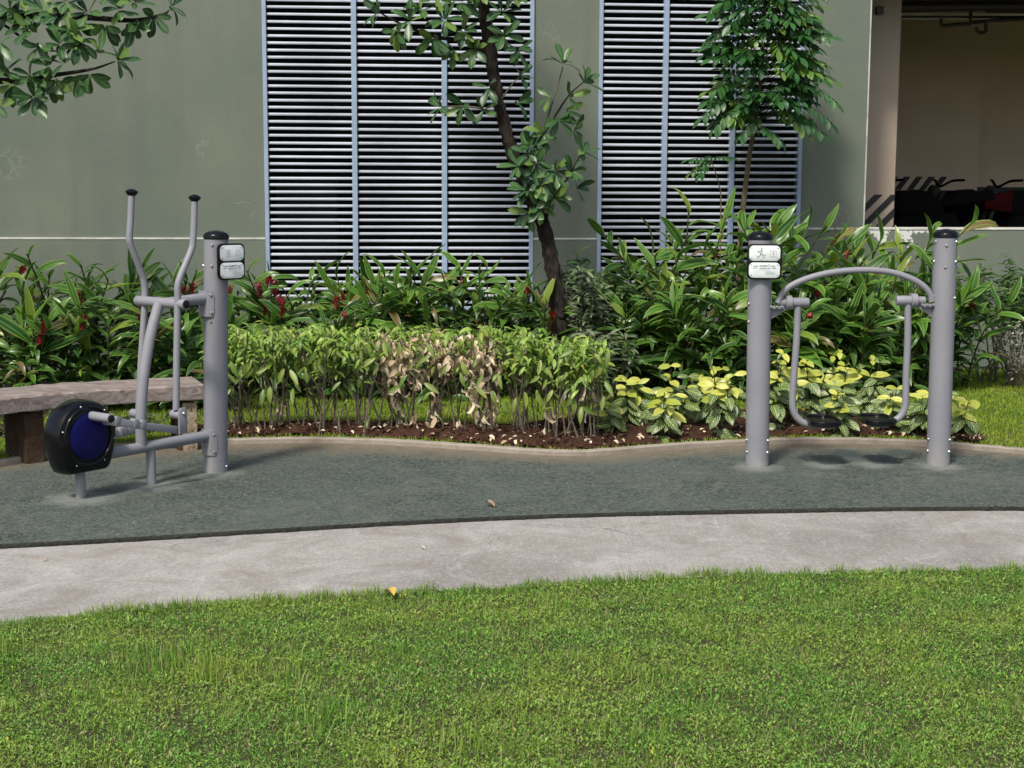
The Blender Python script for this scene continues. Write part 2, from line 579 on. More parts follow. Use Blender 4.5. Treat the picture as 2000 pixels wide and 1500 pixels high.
def m_leaf(name, dark, light, margin=None, mid=None, per_object=False, trans=0.35, rough=0.42, yellow=None, zebra=None, stripes=0.0, spec=0.5, patch=None):
    """dark/light: range over the leaves; margin: colour of the edge, mid: of the midrib, yellow: (colour, share of leaves)"""
    t = NT(name)
    if per_object:
        r = t.n('ObjectInfo').outputs['Random']
    else:
        r = t.n('Attribute', attribute_name='rnd').outputs['Fac']
    c = t.mix(r, dark, light)
    if patch:
        pn = t.noise(t.geo(), patch[0], 4, 0.6, 0.3)
        c = t.mix(t.math('MULTIPLY', t.ramp(pn, [(0.42, 0.0), (0.68, 1.0)]), patch[2]), c, patch[1])
    r2 = t.math('FRACT', t.math('MULTIPLY', r, 13.73))
    if yellow:
        for col, lo, hi in yellow:
            f = t.math('MULTIPLY', t.math('GREATER_THAN', r2, lo), t.math('LESS_THAN', r2, hi))
            c = t.mix(t.math('MULTIPLY', f, 0.85), c, col)
    if margin or mid or zebra or stripes:
        sep = t.n('SeparateXYZ'); t.l(t.n('UVMap').outputs[0], sep.inputs[0])
        ac = t.math('ABSOLUTE', t.math('MULTIPLY_ADD', sep.outputs[0], 2.0, -1.0))
        if stripes:
            v = t.math('MULTIPLY_ADD', sep.outputs[1], 26.0, t.math('MULTIPLY', ac, -14.0))
            s = t.ramp(t.math('FRACT', v), [(0.3, 0.0), (0.5, 1.0), (0.7, 0.0)])
            c = t.mix(t.math('MULTIPLY', s, stripes), c, light)
        if zebra:
            v = t.math('MULTIPLY_ADD', sep.outputs[1], 6.0, t.math('MULTIPLY', ac, -2.2))
            s = t.ramp(t.math('FRACT', v), [(0.28, 0.0), (0.42, 1.0), (0.58, 1.0), (0.72, 0.0)])
            c = t.mix(t.math('MULTIPLY', s, 0.8), c, zebra)
        if margin:
            c = t.mix(t.math('MULTIPLY', t.ramp(ac, [(0.66, 0.0), (0.95, 1.0)]), 0.6), c, margin)
        if mid:
            c = t.mix(t.math('MULTIPLY', t.ramp(ac, [(0.0, 1.0), (0.14, 0.0)]), 0.8), c, mid)
    t.set(c, rough, 0, spec)
    if trans > 0:
        tr = t.n('BsdfTranslucent')
        t.l(t.mix(0.5, c, (0.35, 0.5, 0.06), 'MULTIPLY') if False else c, tr.inputs[0])
        mx = t.n('MixShader'); mx.inputs[0].default_value = trans
        t.l(t.b.outputs[0], mx.inputs[1]); t.l(tr.outputs[0], mx.inputs[2])
        t.l(mx.outputs[0], t.out.inputs[0])
    return t.m


def m_wood():
    t = NT('weathered_timber')
    o = t.coords('Object', (1.2, 9, 9))
    g = t.noise(o, 3.0, 8, 0.7, 1.2)
    g2 = t.noise(t.coords('Object', (6, 6, 6)), 1.4, 4)
    c = t.ramp(g, [(0.3, (0.085, 0.068, 0.060)), (0.5, (0.225, 0.190, 0.172)), (0.7, (0.36, 0.315, 0.285))])
    c = t.mix(t.math('MULTIPLY', t.ramp(g2, [(0.5, 0.0), (0.75, 1.0)]), 0.6), c, (0.19, 0.125, 0.105))
    t.bump(g, 0.6, 0.008)
    return t.set(c, 0.75, 0, 0.3)


def m_stone_leg():
    t = NT('mottled_stone')
    o = t.coords('Object')
    a = t.noise(o, 22, 6, 0.75)
    c = t.ramp(a, [(0.38, (0.05, 0.035, 0.02)), (0.48, (0.30, 0.235, 0.16)), (0.7, (0.45, 0.38, 0.28))])
    t.bump(a, 0.5, 0.01)
    return t.set(c, 0.85, 0, 0.3)


def m_bark(name, a, b, sc=1.0):
    t = NT(name)
    o = t.coords('Object', (9 * sc, 9 * sc, 2.2 * sc))
    n1 = t.noise(o, 4, 8, 0.75, 0.8)
    c = t.mix(t.ramp(n1, [(0.38, 0.0), (0.66, 1.0)]), a, b)
    t.bump(n1, 1.0, 0.03)
    return t.set(c, 0.85, 0, 0.3)


def m_garage_wall():
    t = NT('garage_plaster')
    o = t.coords('Object')
    a = t.noise(o, 0.8, 5, 0.6)
    b = t.noise(o, 9, 6, 0.7)
    c = t.mix(a, (0.36, 0.295, 0.23), (0.43, 0.355, 0.285))
    c = t.mix(t.math('MULTIPLY', t.ramp(b, [(0.6, 0.0), (0.8, 1.0)]), 0.3), c, (0.15, 0.12, 0.09))
    return t.set(c, 0.75, 0, 0.3)


M['paint'] = m_paint()
M['black'] = plain('black_plastic', (0.006, 0.006, 0.007), 0.28, 0, 0.3, 9, 0.35)
M['black_gloss'] = plain('black_gloss_shell', (0.004, 0.004, 0.005), 0.20, 0, 0.3, 9, 0.3)
M['blue'] = plain('deep_blue_disc', (0.003, 0.003, 0.075), 0.45, 0, 0.2, 8, 0.25)
M['bolt'] = plain('zinc_bolt', (0.62, 0.62, 0.63), 0.3, 0.85, 0.1, 60)
M['plate'] = plain('white_sign_plate', (0.66, 0.71, 0.71), 0.35, 0, 0.05, 20)
M['print'] = plain('sign_print_dark', (0.05, 0.055, 0.07), 0.6, 0, 0.1, 60)
M['print_soft'] = plain('sign_print_pale', (0.36, 0.42, 0.45), 0.6, 0, 0.1, 60)
M['print_rose'] = plain('sign_print_rose', (0.48, 0.40, 0.45), 0.6, 0, 0.1, 60)
M['slat'] = plain('pale_louvre_slat', (0.43, 0.465, 0.53), 0.5, 0.0, 0.22, 2.2)
M['louvre_frame'] = plain('blue_grey_louvre_frame', (0.30, 0.39, 0.52), 0.45, 0.0, 0.10, 4.0)
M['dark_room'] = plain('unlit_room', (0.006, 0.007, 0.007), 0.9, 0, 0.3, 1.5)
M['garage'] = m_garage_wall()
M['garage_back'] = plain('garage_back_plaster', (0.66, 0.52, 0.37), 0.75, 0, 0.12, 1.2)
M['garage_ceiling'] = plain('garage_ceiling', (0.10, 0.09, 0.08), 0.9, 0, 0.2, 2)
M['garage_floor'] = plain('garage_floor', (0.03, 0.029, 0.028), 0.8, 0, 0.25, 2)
M['pipe'] = plain('dark_pipe', (0.03, 0.025, 0.022), 0.5, 0, 0.2, 5)
M['pipe_pale'] = plain('pale_conduit', (0.75, 0.70, 0.62), 0.5, 0, 0.2, 5)
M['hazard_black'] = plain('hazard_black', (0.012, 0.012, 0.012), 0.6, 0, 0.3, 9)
M['bike_black'] = plain('bike_black', (0.004, 0.004, 0.004), 0.8, 0, 0.3, 9, 0.15)
M['bike_red'] = plain('bike_red', (0.06, 0.003, 0.004), 0.7, 0, 0.2, 9, 0.15)
M['bike_steel'] = plain('bike_steel', (0.04, 0.04, 0.04), 0.6, 0.0, 0.2, 9, 0.2)
M['coping'] = plain('pale_coping_edge', (0.50, 0.51, 0.46), 0.7, 0, 0.25, 8)
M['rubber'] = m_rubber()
M['concrete'] = m_concrete()
M['pad_edge_dark'] = m_soil('dark_pad_edge', (0.022, 0.025, 0.021), (0.085, 0.085, 0.070), 60)  # darker tone for the strip along the pad's near edge
M['kerb'] = m_kerb()
M['soil'] = m_soil('red_brown_soil', (0.030, 0.014, 0.009), (0.135, 0.062, 0.036))
M['lawn_soil'] = m_soil('lawn_thatch', (0.045, 0.055, 0.020), (0.15, 0.15, 0.065), 45)
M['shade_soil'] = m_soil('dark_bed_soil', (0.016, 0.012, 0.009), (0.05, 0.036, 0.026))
M['wood'] = m_wood()
M['stone'] = m_stone_leg()
M['stone_dark'] = m_soil('dark_stone_side', (0.045, 0.028, 0.018), (0.12, 0.075, 0.045), 12)
M['bark'] = m_bark('dark_tree_bark', (0.009, 0.007, 0.006), (0.058, 0.040, 0.030))
M['bark_pale'] = m_bark('pale_young_bark', (0.13, 0.095, 0.055), (0.32, 0.25, 0.16), 2.0)
M['twig'] = m_bark('thin_twig', (0.12, 0.098, 0.07), (0.36, 0.31, 0.24), 3.0)
M['twig_green'] = m_bark('green_cane', (0.035, 0.055, 0.018), (0.10, 0.12, 0.045), 3.0)
M['grass'] = m_leaf('lawn_blade', (0.060, 0.175, 0.018), (0.27, 0.46, 0.080), trans=0.35, rough=0.5,
                    yellow=[((0.40, 0.41, 0.17), 0.0, 0.10), ((0.34, 0.27, 0.15), 0.10, 0.17)], patch=(1.6, (0.34, 0.42, 0.06), 0.5), spec=0.3)
M['weed'] = m_leaf('lawn_weed_leaf', (0.055, 0.180, 0.024), (0.26, 0.48, 0.085), trans=0.3, rough=0.5, yellow=[((0.44, 0.47, 0.06), 0.0, 0.05), ((0.36, 0.30, 0.17), 0.05, 0.14)], patch=(1.6, (0.36, 0.46, 0.07), 0.5), spec=0.3)
M['grass_back'] = m_leaf('back_lawn_blade', (0.13, 0.25, 0.02), (0.31, 0.44, 0.05), trans=0.35, rough=0.5, patch=(1.5, (0.40, 0.43, 0.05), 0.5), spec=0.3)
M['ginger'] = m_leaf('ginger_leaf', (0.020, 0.085, 0.012), (0.085, 0.215, 0.024), margin=(0.38, 0.52, 0.12), mid=(0.24, 0.38, 0.09),
                     per_object=True, trans=0.3, rough=0.33, stripes=0.22, yellow=[((0.20, 0.28, 0.03), 0.0, 0.12), ((0.22, 0.14, 0.06), 0.12, 0.145)])
M['ginger_low'] = m_leaf('ginger_shaded_leaf', (0.016, 0.060, 0.010), (0.060, 0.150, 0.024), margin=(0.22, 0.32, 0.08), trans=0.25, rough=0.36, yellow=[((0.16, 0.10, 0.045), 0.0, 0.05)])  # darker copy of the ginger leaf: shade under the crowns put into its colour
M['ginger_flower'] = m_leaf('red_ginger_bract', (0.13, 0.006, 0.014), (0.30, 0.018, 0.030), trans=0.15, rough=0.45)
M['hedge'] = m_leaf('hedge_leaf', (0.085, 0.195, 0.022), (0.34, 0.50, 0.080), mid=(0.38, 0.46, 0.16), trans=0.35, rough=0.42, yellow=[((0.30, 0.34, 0.055), 0.0, 0.10)])
M['hedge_one'] = m_leaf('hedge_hanging_leaf', (0.11, 0.20, 0.035), (0.30, 0.38, 0.08), mid=(0.34, 0.40, 0.15), per_object=True, trans=0.35)
M['dry'] = m_leaf('dried_leaf', (0.50, 0.36, 0.21), (0.90, 0.79, 0.60), mid=(0.30, 0.19, 0.10), trans=0.25, rough=0.8)
M['dry_one'] = m_leaf('fallen_leaf', (0.26, 0.17, 0.09), (0.60, 0.48, 0.33), per_object=True, trans=0.1, rough=0.8)
M['fallen_yellow'] = m_leaf('fallen_yellow_leaf', (0.55, 0.36, 0.05), (0.60, 0.42, 0.08), per_object=True, trans=0.1, rough=0.7)
M['tree_leaf'] = m_leaf('leathery_tree_leaf', (0.022, 0.070, 0.026), (0.060, 0.140, 0.038), mid=(0.20, 0.29, 0.13), per_object=True, trans=0.18, rough=0.36, yellow=[((0.13, 0.22, 0.04), 0.0, 0.14)], spec=0.4)
M['crown_leaf'] = m_leaf('overhead_crown_leaf', (0.022, 0.070, 0.026), (0.060, 0.140, 0.038), trans=0.18, rough=0.35)
M['frond'] = m_leaf('young_tree_leaflet', (0.016, 0.070, 0.020), (0.045, 0.145, 0.032), mid=(0.08, 0.18, 0.05), per_object=True, trans=0.25, rough=0.4, yellow=[((0.12, 0.24, 0.03), 0.0, 0.18)])
M['zebra'] = m_leaf('veined_leaf', (0.020, 0.070, 0.018), (0.055, 0.130, 0.030), mid=(0.52, 0.58, 0.22), per_object=True, trans=0.2, zebra=(0.50, 0.57, 0.22), rough=0.4)
M['zebra_yellow'] = m_leaf('yellow_young_leaf', (0.38, 0.45, 0.06), (0.66, 0.66, 0.14), mid=(0.30, 0.36, 0.06), margin=(0.50, 0.54, 0.12), per_object=True, trans=0.3, rough=0.4)
M['shrub'] = m_leaf('shrub_leaf', (0.038, 0.095, 0.026), (0.105, 0.190, 0.060), mid=(0.16, 0.25, 0.10), trans=0.28, rough=0.36)
M['shrub_grey'] = m_leaf('grey_green_leaf', (0.075, 0.115, 0.060), (0.20, 0.25, 0.13), mid=(0.24, 0.29, 0.16), trans=0.25, rough=0.4)
M['shrub_white'] = m_leaf('cream_variegated_leaf', (0.09, 0.12, 0.06), (0.50, 0.48, 0.38), trans=0.25, rough=0.5, yellow=[((0.55, 0.53, 0.43), 0.0, 0.4)])
M['cover'] = m_leaf('ground_cover_leaf', (0.020, 0.045, 0.014), (0.10, 0.125, 0.05), trans=0.2, rough=0.45)
M['floodlight'] = plain('floodlight_black', (0.012, 0.012, 0.013), 0.4, 0, 0.2, 20)
M['floodlight_edge'] = plain('floodlight_trim', (0.30, 0.31, 0.33), 0.35, 0.6, 0.2, 20)
M['lamp_glass'] = plain('floodlight_glass', (0.03, 0.035, 0.04), 0.12, 0, 0.1, 20)

# ------------------------------------------------------------------ ground, pad, path, kerb, lawns
def poly_sheet(name, top, bot, nx, ny, z, mat, bumpz=0.0, zf=None, attr=False, side=None):
    """sheet between two pixel-read curves (world points), top = far edge, bot = near edge"""
    T = catmull(top, nx); B = catmull(bot, nx)
    V = []
    att = []
    for j in range(ny + 1):
        t = j / ny
        V.append(B * (1 - t) + T * t)
        att.append(np.full(nx, t))
    V = np.vstack(V); att = np.concatenate(att)
    V[:, 2] = z
    if bumpz:
        V[:, 2] += (np.sin(V[:, 0] * 3.1 + 1) * np.sin(V[:, 1] * 4.3) + 0.5 * np.sin(V[:, 0] * 11.7) * np.sin(V[:, 1] * 13.1 + 2)) * bumpz + rng.normal(0, bumpz * 0.35, len(V))
    Fc = [(j * nx + i, j * nx + i + 1, (j + 1) * nx + i + 1, (j + 1) * nx + i) for j in range(ny) for i in range(nx - 1)]
    if side is not None:
        b0 = len(V)
        lo = V[:nx].copy(); lo[:, 2] = side
        V = np.vstack([V, lo]); att = np.concatenate([att, np.zeros(nx)])
        Fc += [(b0 + i, b0 + i + 1, i + 1, i) for i in range(nx - 1)]
    o = obj(name, V, Fc, mat, smooth=True, rnd=att if attr else None)
    o['kind'] = 'structure'
    return o


def ext(points, z=0.0, xl=-7.0, xr=7.0):
    P = [G(x, y, z) for x, y in points]
    a, b = P[0], P[1]
    s = (a[1] - b[1]) / (a[0] - b[0])
    l = np.array((xl, a[1] + s * 0.6 * (xl - a[0]), z))
    a, b = P[-1], P[-2]
    s = (a[1] - b[1]) / (a[0] - b[0])
    r = np.array((xr, a[1] + s * 0.6 * (xr - a[0]), z))
    k = 7
    L = [l + (P[0] - l) * i / k for i in range(k)]
    Q = [P[-1] + (r - P[-1]) * i / k for i in range(1, k + 1)]
    return np.array(L + P + Q)


KERB = ext([(x, y + 5) for x, y in ((0, 905), (100, 889), (250, 872), (420, 864), (600, 860), (750, 864), (900, 873), (1020, 882), (1100, 886), (1180, 884), (1300, 874), (1450, 865), (1600, 861), (1750, 864), (1880, 872), (2000, 882))])
FRONT = ext([(0, 1063), (250, 1050), (500, 1035), (750, 1020), (1000, 1008), (1250, 1000), (1500, 995), (1750, 991), (2000, 990)])
GRASS_EDGE = ext([(0, 1221), (150, 1205), (300, 1189), (500, 1175), (700, 1163), (900, 1153), (1100, 1143), (1300, 1130), (1500, 1123), (1750, 1117), (2000, 1113)], -0.02)
PATH_BACK = FRONT + np.array((0, 0.25, 0))

gv = np.array([(-300, -60, -0.026), (300, -60, -0.026), (300, 600, -0.026), (-300, 600, -0.026)], float)
obj('ground', gv, [(0, 1, 2, 3)], M['lawn_soil'], smooth=False)['kind'] = 'structure'
poly_sheet('path', PATH_BACK, GRASS_EDGE, 160, 10, -0.020, M['concrete'], 0.0006)
# the pad sags and rises a little, its near edge stands above the path
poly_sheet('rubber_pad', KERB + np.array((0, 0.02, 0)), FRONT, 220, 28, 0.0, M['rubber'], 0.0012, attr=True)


def pad_edge():
    C = catmull(FRONT, 420)
    n = len(C)
    j = rng.normal(0, .0025, n)
    rows = []
    for dy, z in ((0.004, .001), (-.004, -.004), (-.006, -.010), (-.005, -.030)):
        q = C.copy(); q[:, 1] += dy + (j if dy < 0 else 0); q[:, 2] = z
        rows.append(q)
    Fc = [(k * n + i, (k + 1) * n + i, (k + 1) * n + i + 1, k * n + i + 1) for k in range(3) for i in range(n - 1)]
    o = obj('pad_edge', np.vstack(rows), Fc, M['pad_edge_dark'], smooth=False)
    o['kind'] = 'structure'


pad_edge()


def kerb():
    C = catmull(KERB, 260)
    T = np.gradient(C, axis=0); T /= np.linalg.norm(T, axis=1)[:, None]
    N = np.stack([-T[:, 1], T[:, 0], np.zeros(len(C))], 1)
    prof = [(0.0, -0.03), (0.0, 0.026), (0.006, 0.032), (0.056, 0.032), (0.062, 0.026), (0.062, -0.03)]
    jig = rng.normal(0, 0.0012, len(C))
    V = np.vstack([C + N * w + np.stack([np.zeros(len(C)), np.zeros(len(C)), np.full(len(C), h) + (jig if h > 0 else 0)], 1) for w, h in prof])
    n = len(C)
    Fc = [(k * n + i, k * n + i + 1, (k + 1) * n + i + 1, (k + 1) * n + i) for k in range(len(prof) - 1) for i in range(n - 1)]
    o = obj('kerb', V, [f[::-1] for f in Fc], M['kerb'], smooth=False)
    o['kind'] = 'structure'


kerb()

# wall line (needed for the beds)
TH = R(5.0)
WU = np.array((math.cos(TH), math.sin(TH), 0.0))
WN = np.array((math.sin(TH), -math.cos(TH), 0.0))      # towards the camera
W0 = G(1950, 720)


def wall_pt(u, off=0.0, z=0.0):
    return W0 + WU * u + WN * off + np.array((0, 0, z))


def WL(px, py, off=0.0):
    """pixel -> (along the wall, height) on the plane standing off metres in front of the wall"""
    p = PL(px, py, W0 + WN * off, WN)
    return float(np.dot(p - W0, WU)), float(p[2])


LAWN_NEAR = KERB + np.array((0, 0.06, 0))
wall_line = np.array([wall_pt(u) for u in np.linspace(-11, 5, len(KERB))])
poly_sheet('lawn', wall_line, LAWN_NEAR, 160, 30, 0.004, M['lawn_soil'], 0.004)
BED_FAR = np.array([G(x, y) for x, y in [(380, 843), (480, 838), (650, 833), (850, 834), (1000, 838), (1100, 822), (1200, 808), (1320, 806), (1450, 806), (1600, 806), (1750, 815), (1850, 834), (1905, 872)]])
BED_NEAR = np.array([G(x, y - 5) + np.array((0, .05, 0)) for x, y in [(380, 866), (480, 863), (650, 861), (850, 870), (1000, 883), (1100, 889), (1200, 886), (1320, 874), (1450, 866), (1600, 861), (1750, 864), (1850, 871), (1905, 877)]])


def bed():
    nx, ny = 200, 14
    T = catmull(BED_FAR, nx); B = catmull(BED_NEAR, nx)
    V = []
    for j in range(ny + 1):
        t = j / ny
        row = B * (1 - t) + T * t
        row[:, 2] = 0.012 + 0.045 * math.sin(math.pi * min(1, max(0, t))) ** 0.7 + rng.normal(0, 0.005, nx) + 0.008 * np.sin(row[:, 0] * 17)
        V.append(row)
    Fc = [(j * nx + i, j * nx + i + 1, (j + 1) * nx + i + 1, (j + 1) * nx + i) for j in range(ny) for i in range(nx - 1)]
    o = obj('planting_bed', np.vstack(V), Fc, M['soil'])
    o['kind'] = 'structure'


bed()
# dark bed along the wall for the ginger
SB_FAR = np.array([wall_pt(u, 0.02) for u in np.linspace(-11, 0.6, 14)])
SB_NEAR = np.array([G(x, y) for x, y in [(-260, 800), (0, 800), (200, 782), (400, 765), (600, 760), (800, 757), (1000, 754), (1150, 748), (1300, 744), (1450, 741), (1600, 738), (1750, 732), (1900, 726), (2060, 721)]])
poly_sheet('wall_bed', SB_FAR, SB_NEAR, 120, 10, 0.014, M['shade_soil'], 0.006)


# ------------------------------------------------------------------ grass
def in_poly(P, poly):
    x, y = P[:, 0], P[:, 1]
    r = np.zeros(len(P), bool)
    n = len(poly)
    j = n - 1
    for i in range(n):
        xi, yi = poly[i][0], poly[i][1]; xj, yj = poly[j][0], poly[j][1]
        c = ((yi > y) != (yj > y)) & (x < (xj - xi) * (y - yi) / (yj - yi + 1e-12) + xi)
        r ^= c
        j = i
    return r


def blades(P, h, w, z0, lean=0.6):
    """tapered blades: a quad and a tip triangle each, bent over in a random direction"""
    n = len(P)
    a = rng.uniform(0, 2 * math.pi, n)
    dx, dy = np.cos(a), np.sin(a)
    b = rng.uniform(0, 2 * math.pi, n)
    L = np.abs(rng.normal(0, lean, n)) * h
    lx, ly = np.cos(b) * L, np.sin(b) * L
    V = np.empty((n, 5, 3), np.float32)
    base = np.stack([P[:, 0], P[:, 1], z0], 1) if not np.isscalar(z0) else np.stack([P[:, 0], P[:, 1], np.full(n, z0)], 1)
    wv = np.stack([dx * w / 2, dy * w / 2, np.zeros(n)], 1)
    midp = base + np.stack([lx * 0.4, ly * 0.4, h * 0.62], 1)
    tip = base + np.stack([lx, ly, h * np.clip(1.05 - 0.35 * (L / h) ** 2, 0.25, 1)], 1)
    V[:, 0] = base - wv; V[:, 1] = base + wv
    V[:, 2] = midp + wv * 0.8; V[:, 3] = midp - wv * 0.8
    V[:, 4] = tip
    i = np.arange(n)[:, None] * 5
    T = np.concatenate([i + np.array((0, 1, 2)), i + np.array((0, 2, 3)), i + np.array((3, 2, 4))], 0)
    return V.reshape(-1, 3), T, np.repeat(rng.random(n), 5)


def join_sets(sets):
    V = []; T = []; r = []; b = 0
    for v, t, q in sets:
        V.append(v); T.append(t + b); r.append(q); b += len(v)
    return np.vstack(V), np.vstack(T), np.concatenate(r)


def clump(P, sc, seed):
    """smooth random field in 0..1 used to thin or lengthen the grass in patches"""
    g = np.random.default_rng(seed)
    v = np.zeros(len(P))
    for k in range(7):
        f = g.uniform(0.6, 1.8) / sc; a = g.uniform(0, 6.28); ph = g.uniform(0, 6.28)
        v += np.sin((P[:, 0] * math.cos(a) + P[:, 1] * math.sin(a)) * f * 6.28 + ph)
    return 1 / (1 + np.exp(-v))


def front_lawn():
    ge = catmull(GRASS_EDGE, 120)
    ge[:, 1] += 0.02 * np.sin(ge[:, 0] * 9) + 0.012 * np.sin(ge[:, 0] * 31 + 1)
    X0, X1, Y0 = -3.3, 3.3, 3.55
    m = (ge[:, 0] > X0) & (ge[:, 0] < X1)
    poly = np.vstack([ge[m][:, :2], [(X1, Y0), (X0, Y0)]])
    N = 380000
    P = np.stack([rng.uniform(X0, X1, N), rng.uniform(Y0, ge[:, 1].max(), N)], 1)
    P = P[in_poly(P, poly)]
    # denser where the photograph looks closest
    c = clump(P, 0.35, 3)
    P = P[rng.random(len(P)) < (0.5 + 0.5 * c) * (0.6 + 0.4 * (clump(P, 0.16, 44) > .12))]
    c = clump(P, 0.5, 5)
    h = rng.uniform(0.008, 0.021, len(P)) * (0.65 + 0.8 * c)
    S = [blades(P, h, rng.uniform(0.0022, 0.0042, len(P)), -0.026, 1.7)]
    # taller single blades and tufts
    Q = P[rng.choice(len(P), 5200, replace=False)]
    S.append(blades(Q, rng.uniform(0.03, 0.07, len(Q)), rng.uniform(0.0025, 0.004, len(Q)), -0.026, 0.5))
    for px, py, r, n, hh in [(300, 1310, .16, 160, .10), (410, 1330, .10, 110, .10), (560, 1330, .14, 70, .08), (340, 1290, .2, 110, .09), (620, 1440, .12, 60, .08), (1250, 1440, .12, 70, .08), (900, 1460, .15, 90, .08), (1700, 1450, .2, 80, .06), (10, 1290, .08, 50, .12), (640, 1410, .1, 60, .1), (1250, 1330, .1, 40, .07), (150, 1360, .2, 90, .07)]:
        g = G(px, py, -0.03)
        q = g[:2] + rng.normal(0, r * 0.5, (n, 2))
        S.append(blades(q, rng.uniform(hh * .5, hh, n), rng.uniform(0.003, 0.005, n), -0.026, 0.35))
    # ragged growth along the path's edge
    e = ge[m]
    k = rng.integers(0, len(e), 9000)
    q = e[k][:, :2] + np.stack([rng.normal(0, .03, len(k)), -np.abs(rng.normal(0, .035, len(k))) + 0.018], 1)
    S.append(blades(q, rng.uniform(0.012, 0.05, len(q)) * (0.5 + clump(q, 0.25, 9)), rng.uniform(0.0022, 0.0036, len(q)), -0.026, 0.8))
    V, T, r = join_sets(S)
    o = obj('lawn_grass', V, T, M['grass'], smooth=False, rnd=r)
    tag(o, 'short creeping lawn grass in the foreground in front of the concrete path', 'grass', kind='stuff')


front_lawn()


# ------------------------------------------------------------------ leaves
def leaf(L, W, n=6, bend=0.6, fold=0.25, shape='lance', twist=0.0, wav=0.0):
    """a leaf along +Y, upper side +Z: vertices, quads, uv (across, along)"""
    V = []; uv = []
    y = z = 0.0
    prof = {'lance': lambda t: math.sin(math.pi * min(1, t * 0.93 + 0.05)) ** 0.75 * (1 - 0.25 * t),
            'obov': lambda t: max(0.06, math.sin(math.pi * min(1, (t ** 1.45) * 0.92 + 0.03)) ** 0.7),
            'oval': lambda t: max(0.03, math.sin(math.pi * min(1, t * 0.96 + 0.03)) ** 0.8)}[shape]
    for i in range(n + 1):
        t = i / n
        a = bend * t
        w = max(0.0015, W / 2 * prof(t))
        if i == n: w = 0.0012
        tw = twist * t
        wv = wav * math.sin(t * 9) * w
        for s, u in ((-1, 0.0), (0, 0.5), (1, 1.0)):
            lx = s * w * math.cos(tw)
            lz = abs(s) * fold * w + s * w * math.sin(tw) + (wv if s else 0)
            V.append((lx, y + lz * math.sin(a), z + lz * math.cos(a)))
            uv.append((u, t))
        y += L / n * math.cos(a)
        z -= L / n * math.sin(a)
    Fc = []
    for i in range(n):
        for k in (0, 1):
            b = i * 3 + k
            Fc.append((b, b + 1, b + 4, b + 3))
    return np.array(V), np.array(Fc), np.array(uv)


def look(pos, d, up=(0, 0, 1), s=1.0):
    """4x4 with Y along d and Z near up"""
    d = np.asarray(d, float); d = d / (np.linalg.norm(d) + 1e-9)
    up = np.asarray(up, float)
    x = np.cross(d, up)
    if np.linalg.norm(x) < 1e-4: x = np.cross(d, (1, 0.2, 0))
    x /= np.linalg.norm(x)
    z = np.cross(x, d)
    m = np.eye(4)
    m[:3, 0] = x * s; m[:3, 1] = d * s; m[:3, 2] = z * s; m[:3, 3] = pos
    return m


def scatter(tmpls, mats):
    """join many transformed leaves into one mesh: vertices, faces, uv, per-leaf random"""
    Vs = []; Fs = []; Us = []; Rs = []; b = 0
    mats = np.asarray(mats)
    which = rng.integers(0, len(tmpls), len(mats))
    for k, (V, Fc, uv) in enumerate(tmpls):
        m = mats[which == k]
        if not len(m): continue
        n = len(V)
        W = np.einsum('mij,nj->mni', m[:, :3, :3], V) + m[:, None, :3, 3]
        Vs.append(W.reshape(-1, 3))
        Fs.append((Fc[None] + (np.arange(len(m)) * n)[:, None, None]).reshape(-1, Fc.shape[1]) + b)
        Us.append(np.tile(uv, (len(m), 1)))
        Rs.append(np.repeat(rng.random(len(m)), n))
        b += len(m) * n
    return np.vstack(Vs), np.vstack(Fs), np.vstack(Us), np.concatenate(Rs)


def unit(v):
    v = np.asarray(v, float)
    return v / (np.linalg.norm(v) + 1e-9)


def rdir(zlo=-1, zhi=1):
    a = random.uniform(0, 2 * math.pi); z = random.uniform(zlo, zhi)
    r = math.sqrt(max(0, 1 - z * z))
    return np.array((r * math.cos(a), r * math.sin(a), z))


# small-leaved weeds in the front lawn
def weeds():
    ge = catmull(GRASS_EDGE, 60)
    X0, X1, Y0 = -3.3, 3.3, 3.55
    m = (ge[:, 0] > X0) & (ge[:, 0] < X1)
    poly = np.vstack([ge[m][:, :2] - (0, 0.02), [(X1, Y0), (X0, Y0)]])
    N = 330000
    P = np.stack([rng.uniform(X0, X1, N), rng.uniform(Y0, ge[:, 1].max(), N)], 1)
    P = P[in_poly(P, poly)]
    c = clump(P, 0.45, 21)
    P = P[rng.random(len(P)) < (0.22 + 0.78 * c ** 1.4) * (0.55 + 0.45 * (clump(P, 0.16, 44) > .12))]
    n = len(P)
    a = rng.uniform(0, 6.283, n); s = rng.uniform(0.0032, 0.0075, n) * (1 + .5 * (rng.random(n) < .06)); tl = rng.uniform(0.1, 0.9, n)
    dx = np.stack([np.cos(a), np.sin(a), tl], 1); dy = np.stack([-np.sin(a), np.cos(a), rng.uniform(-.3, .3, n)], 1)
    c0 = np.stack([P[:, 0], P[:, 1], rng.uniform(-0.024, -0.006, n)], 1)
    K = np.array([(0, 0), (.85, .48), (1.8, 0), (.85, -.48)])
    V = c0[:, None] + s[:, None, None] * (K[None, :, 0, None] * dx[:, None] + K[None, :, 1, None] * dy[:, None])
    V[:, 1, 2] += .25 * s; V[:, 3, 2] += .25 * s
    i = np.arange(n)[:, None] * 4
    Q = np.concatenate([i + np.array((0, 3, 2)), i + np.array((0, 2, 1))], 0)
    o = obj('lawn_weeds', V.reshape(-1, 3), Q, M['weed'], smooth=False, rnd=np.repeat(rng.random(n), 4))
    tag(o, 'small round-leaved weeds growing through the foreground lawn', 'weeds', kind='stuff')


weeds()


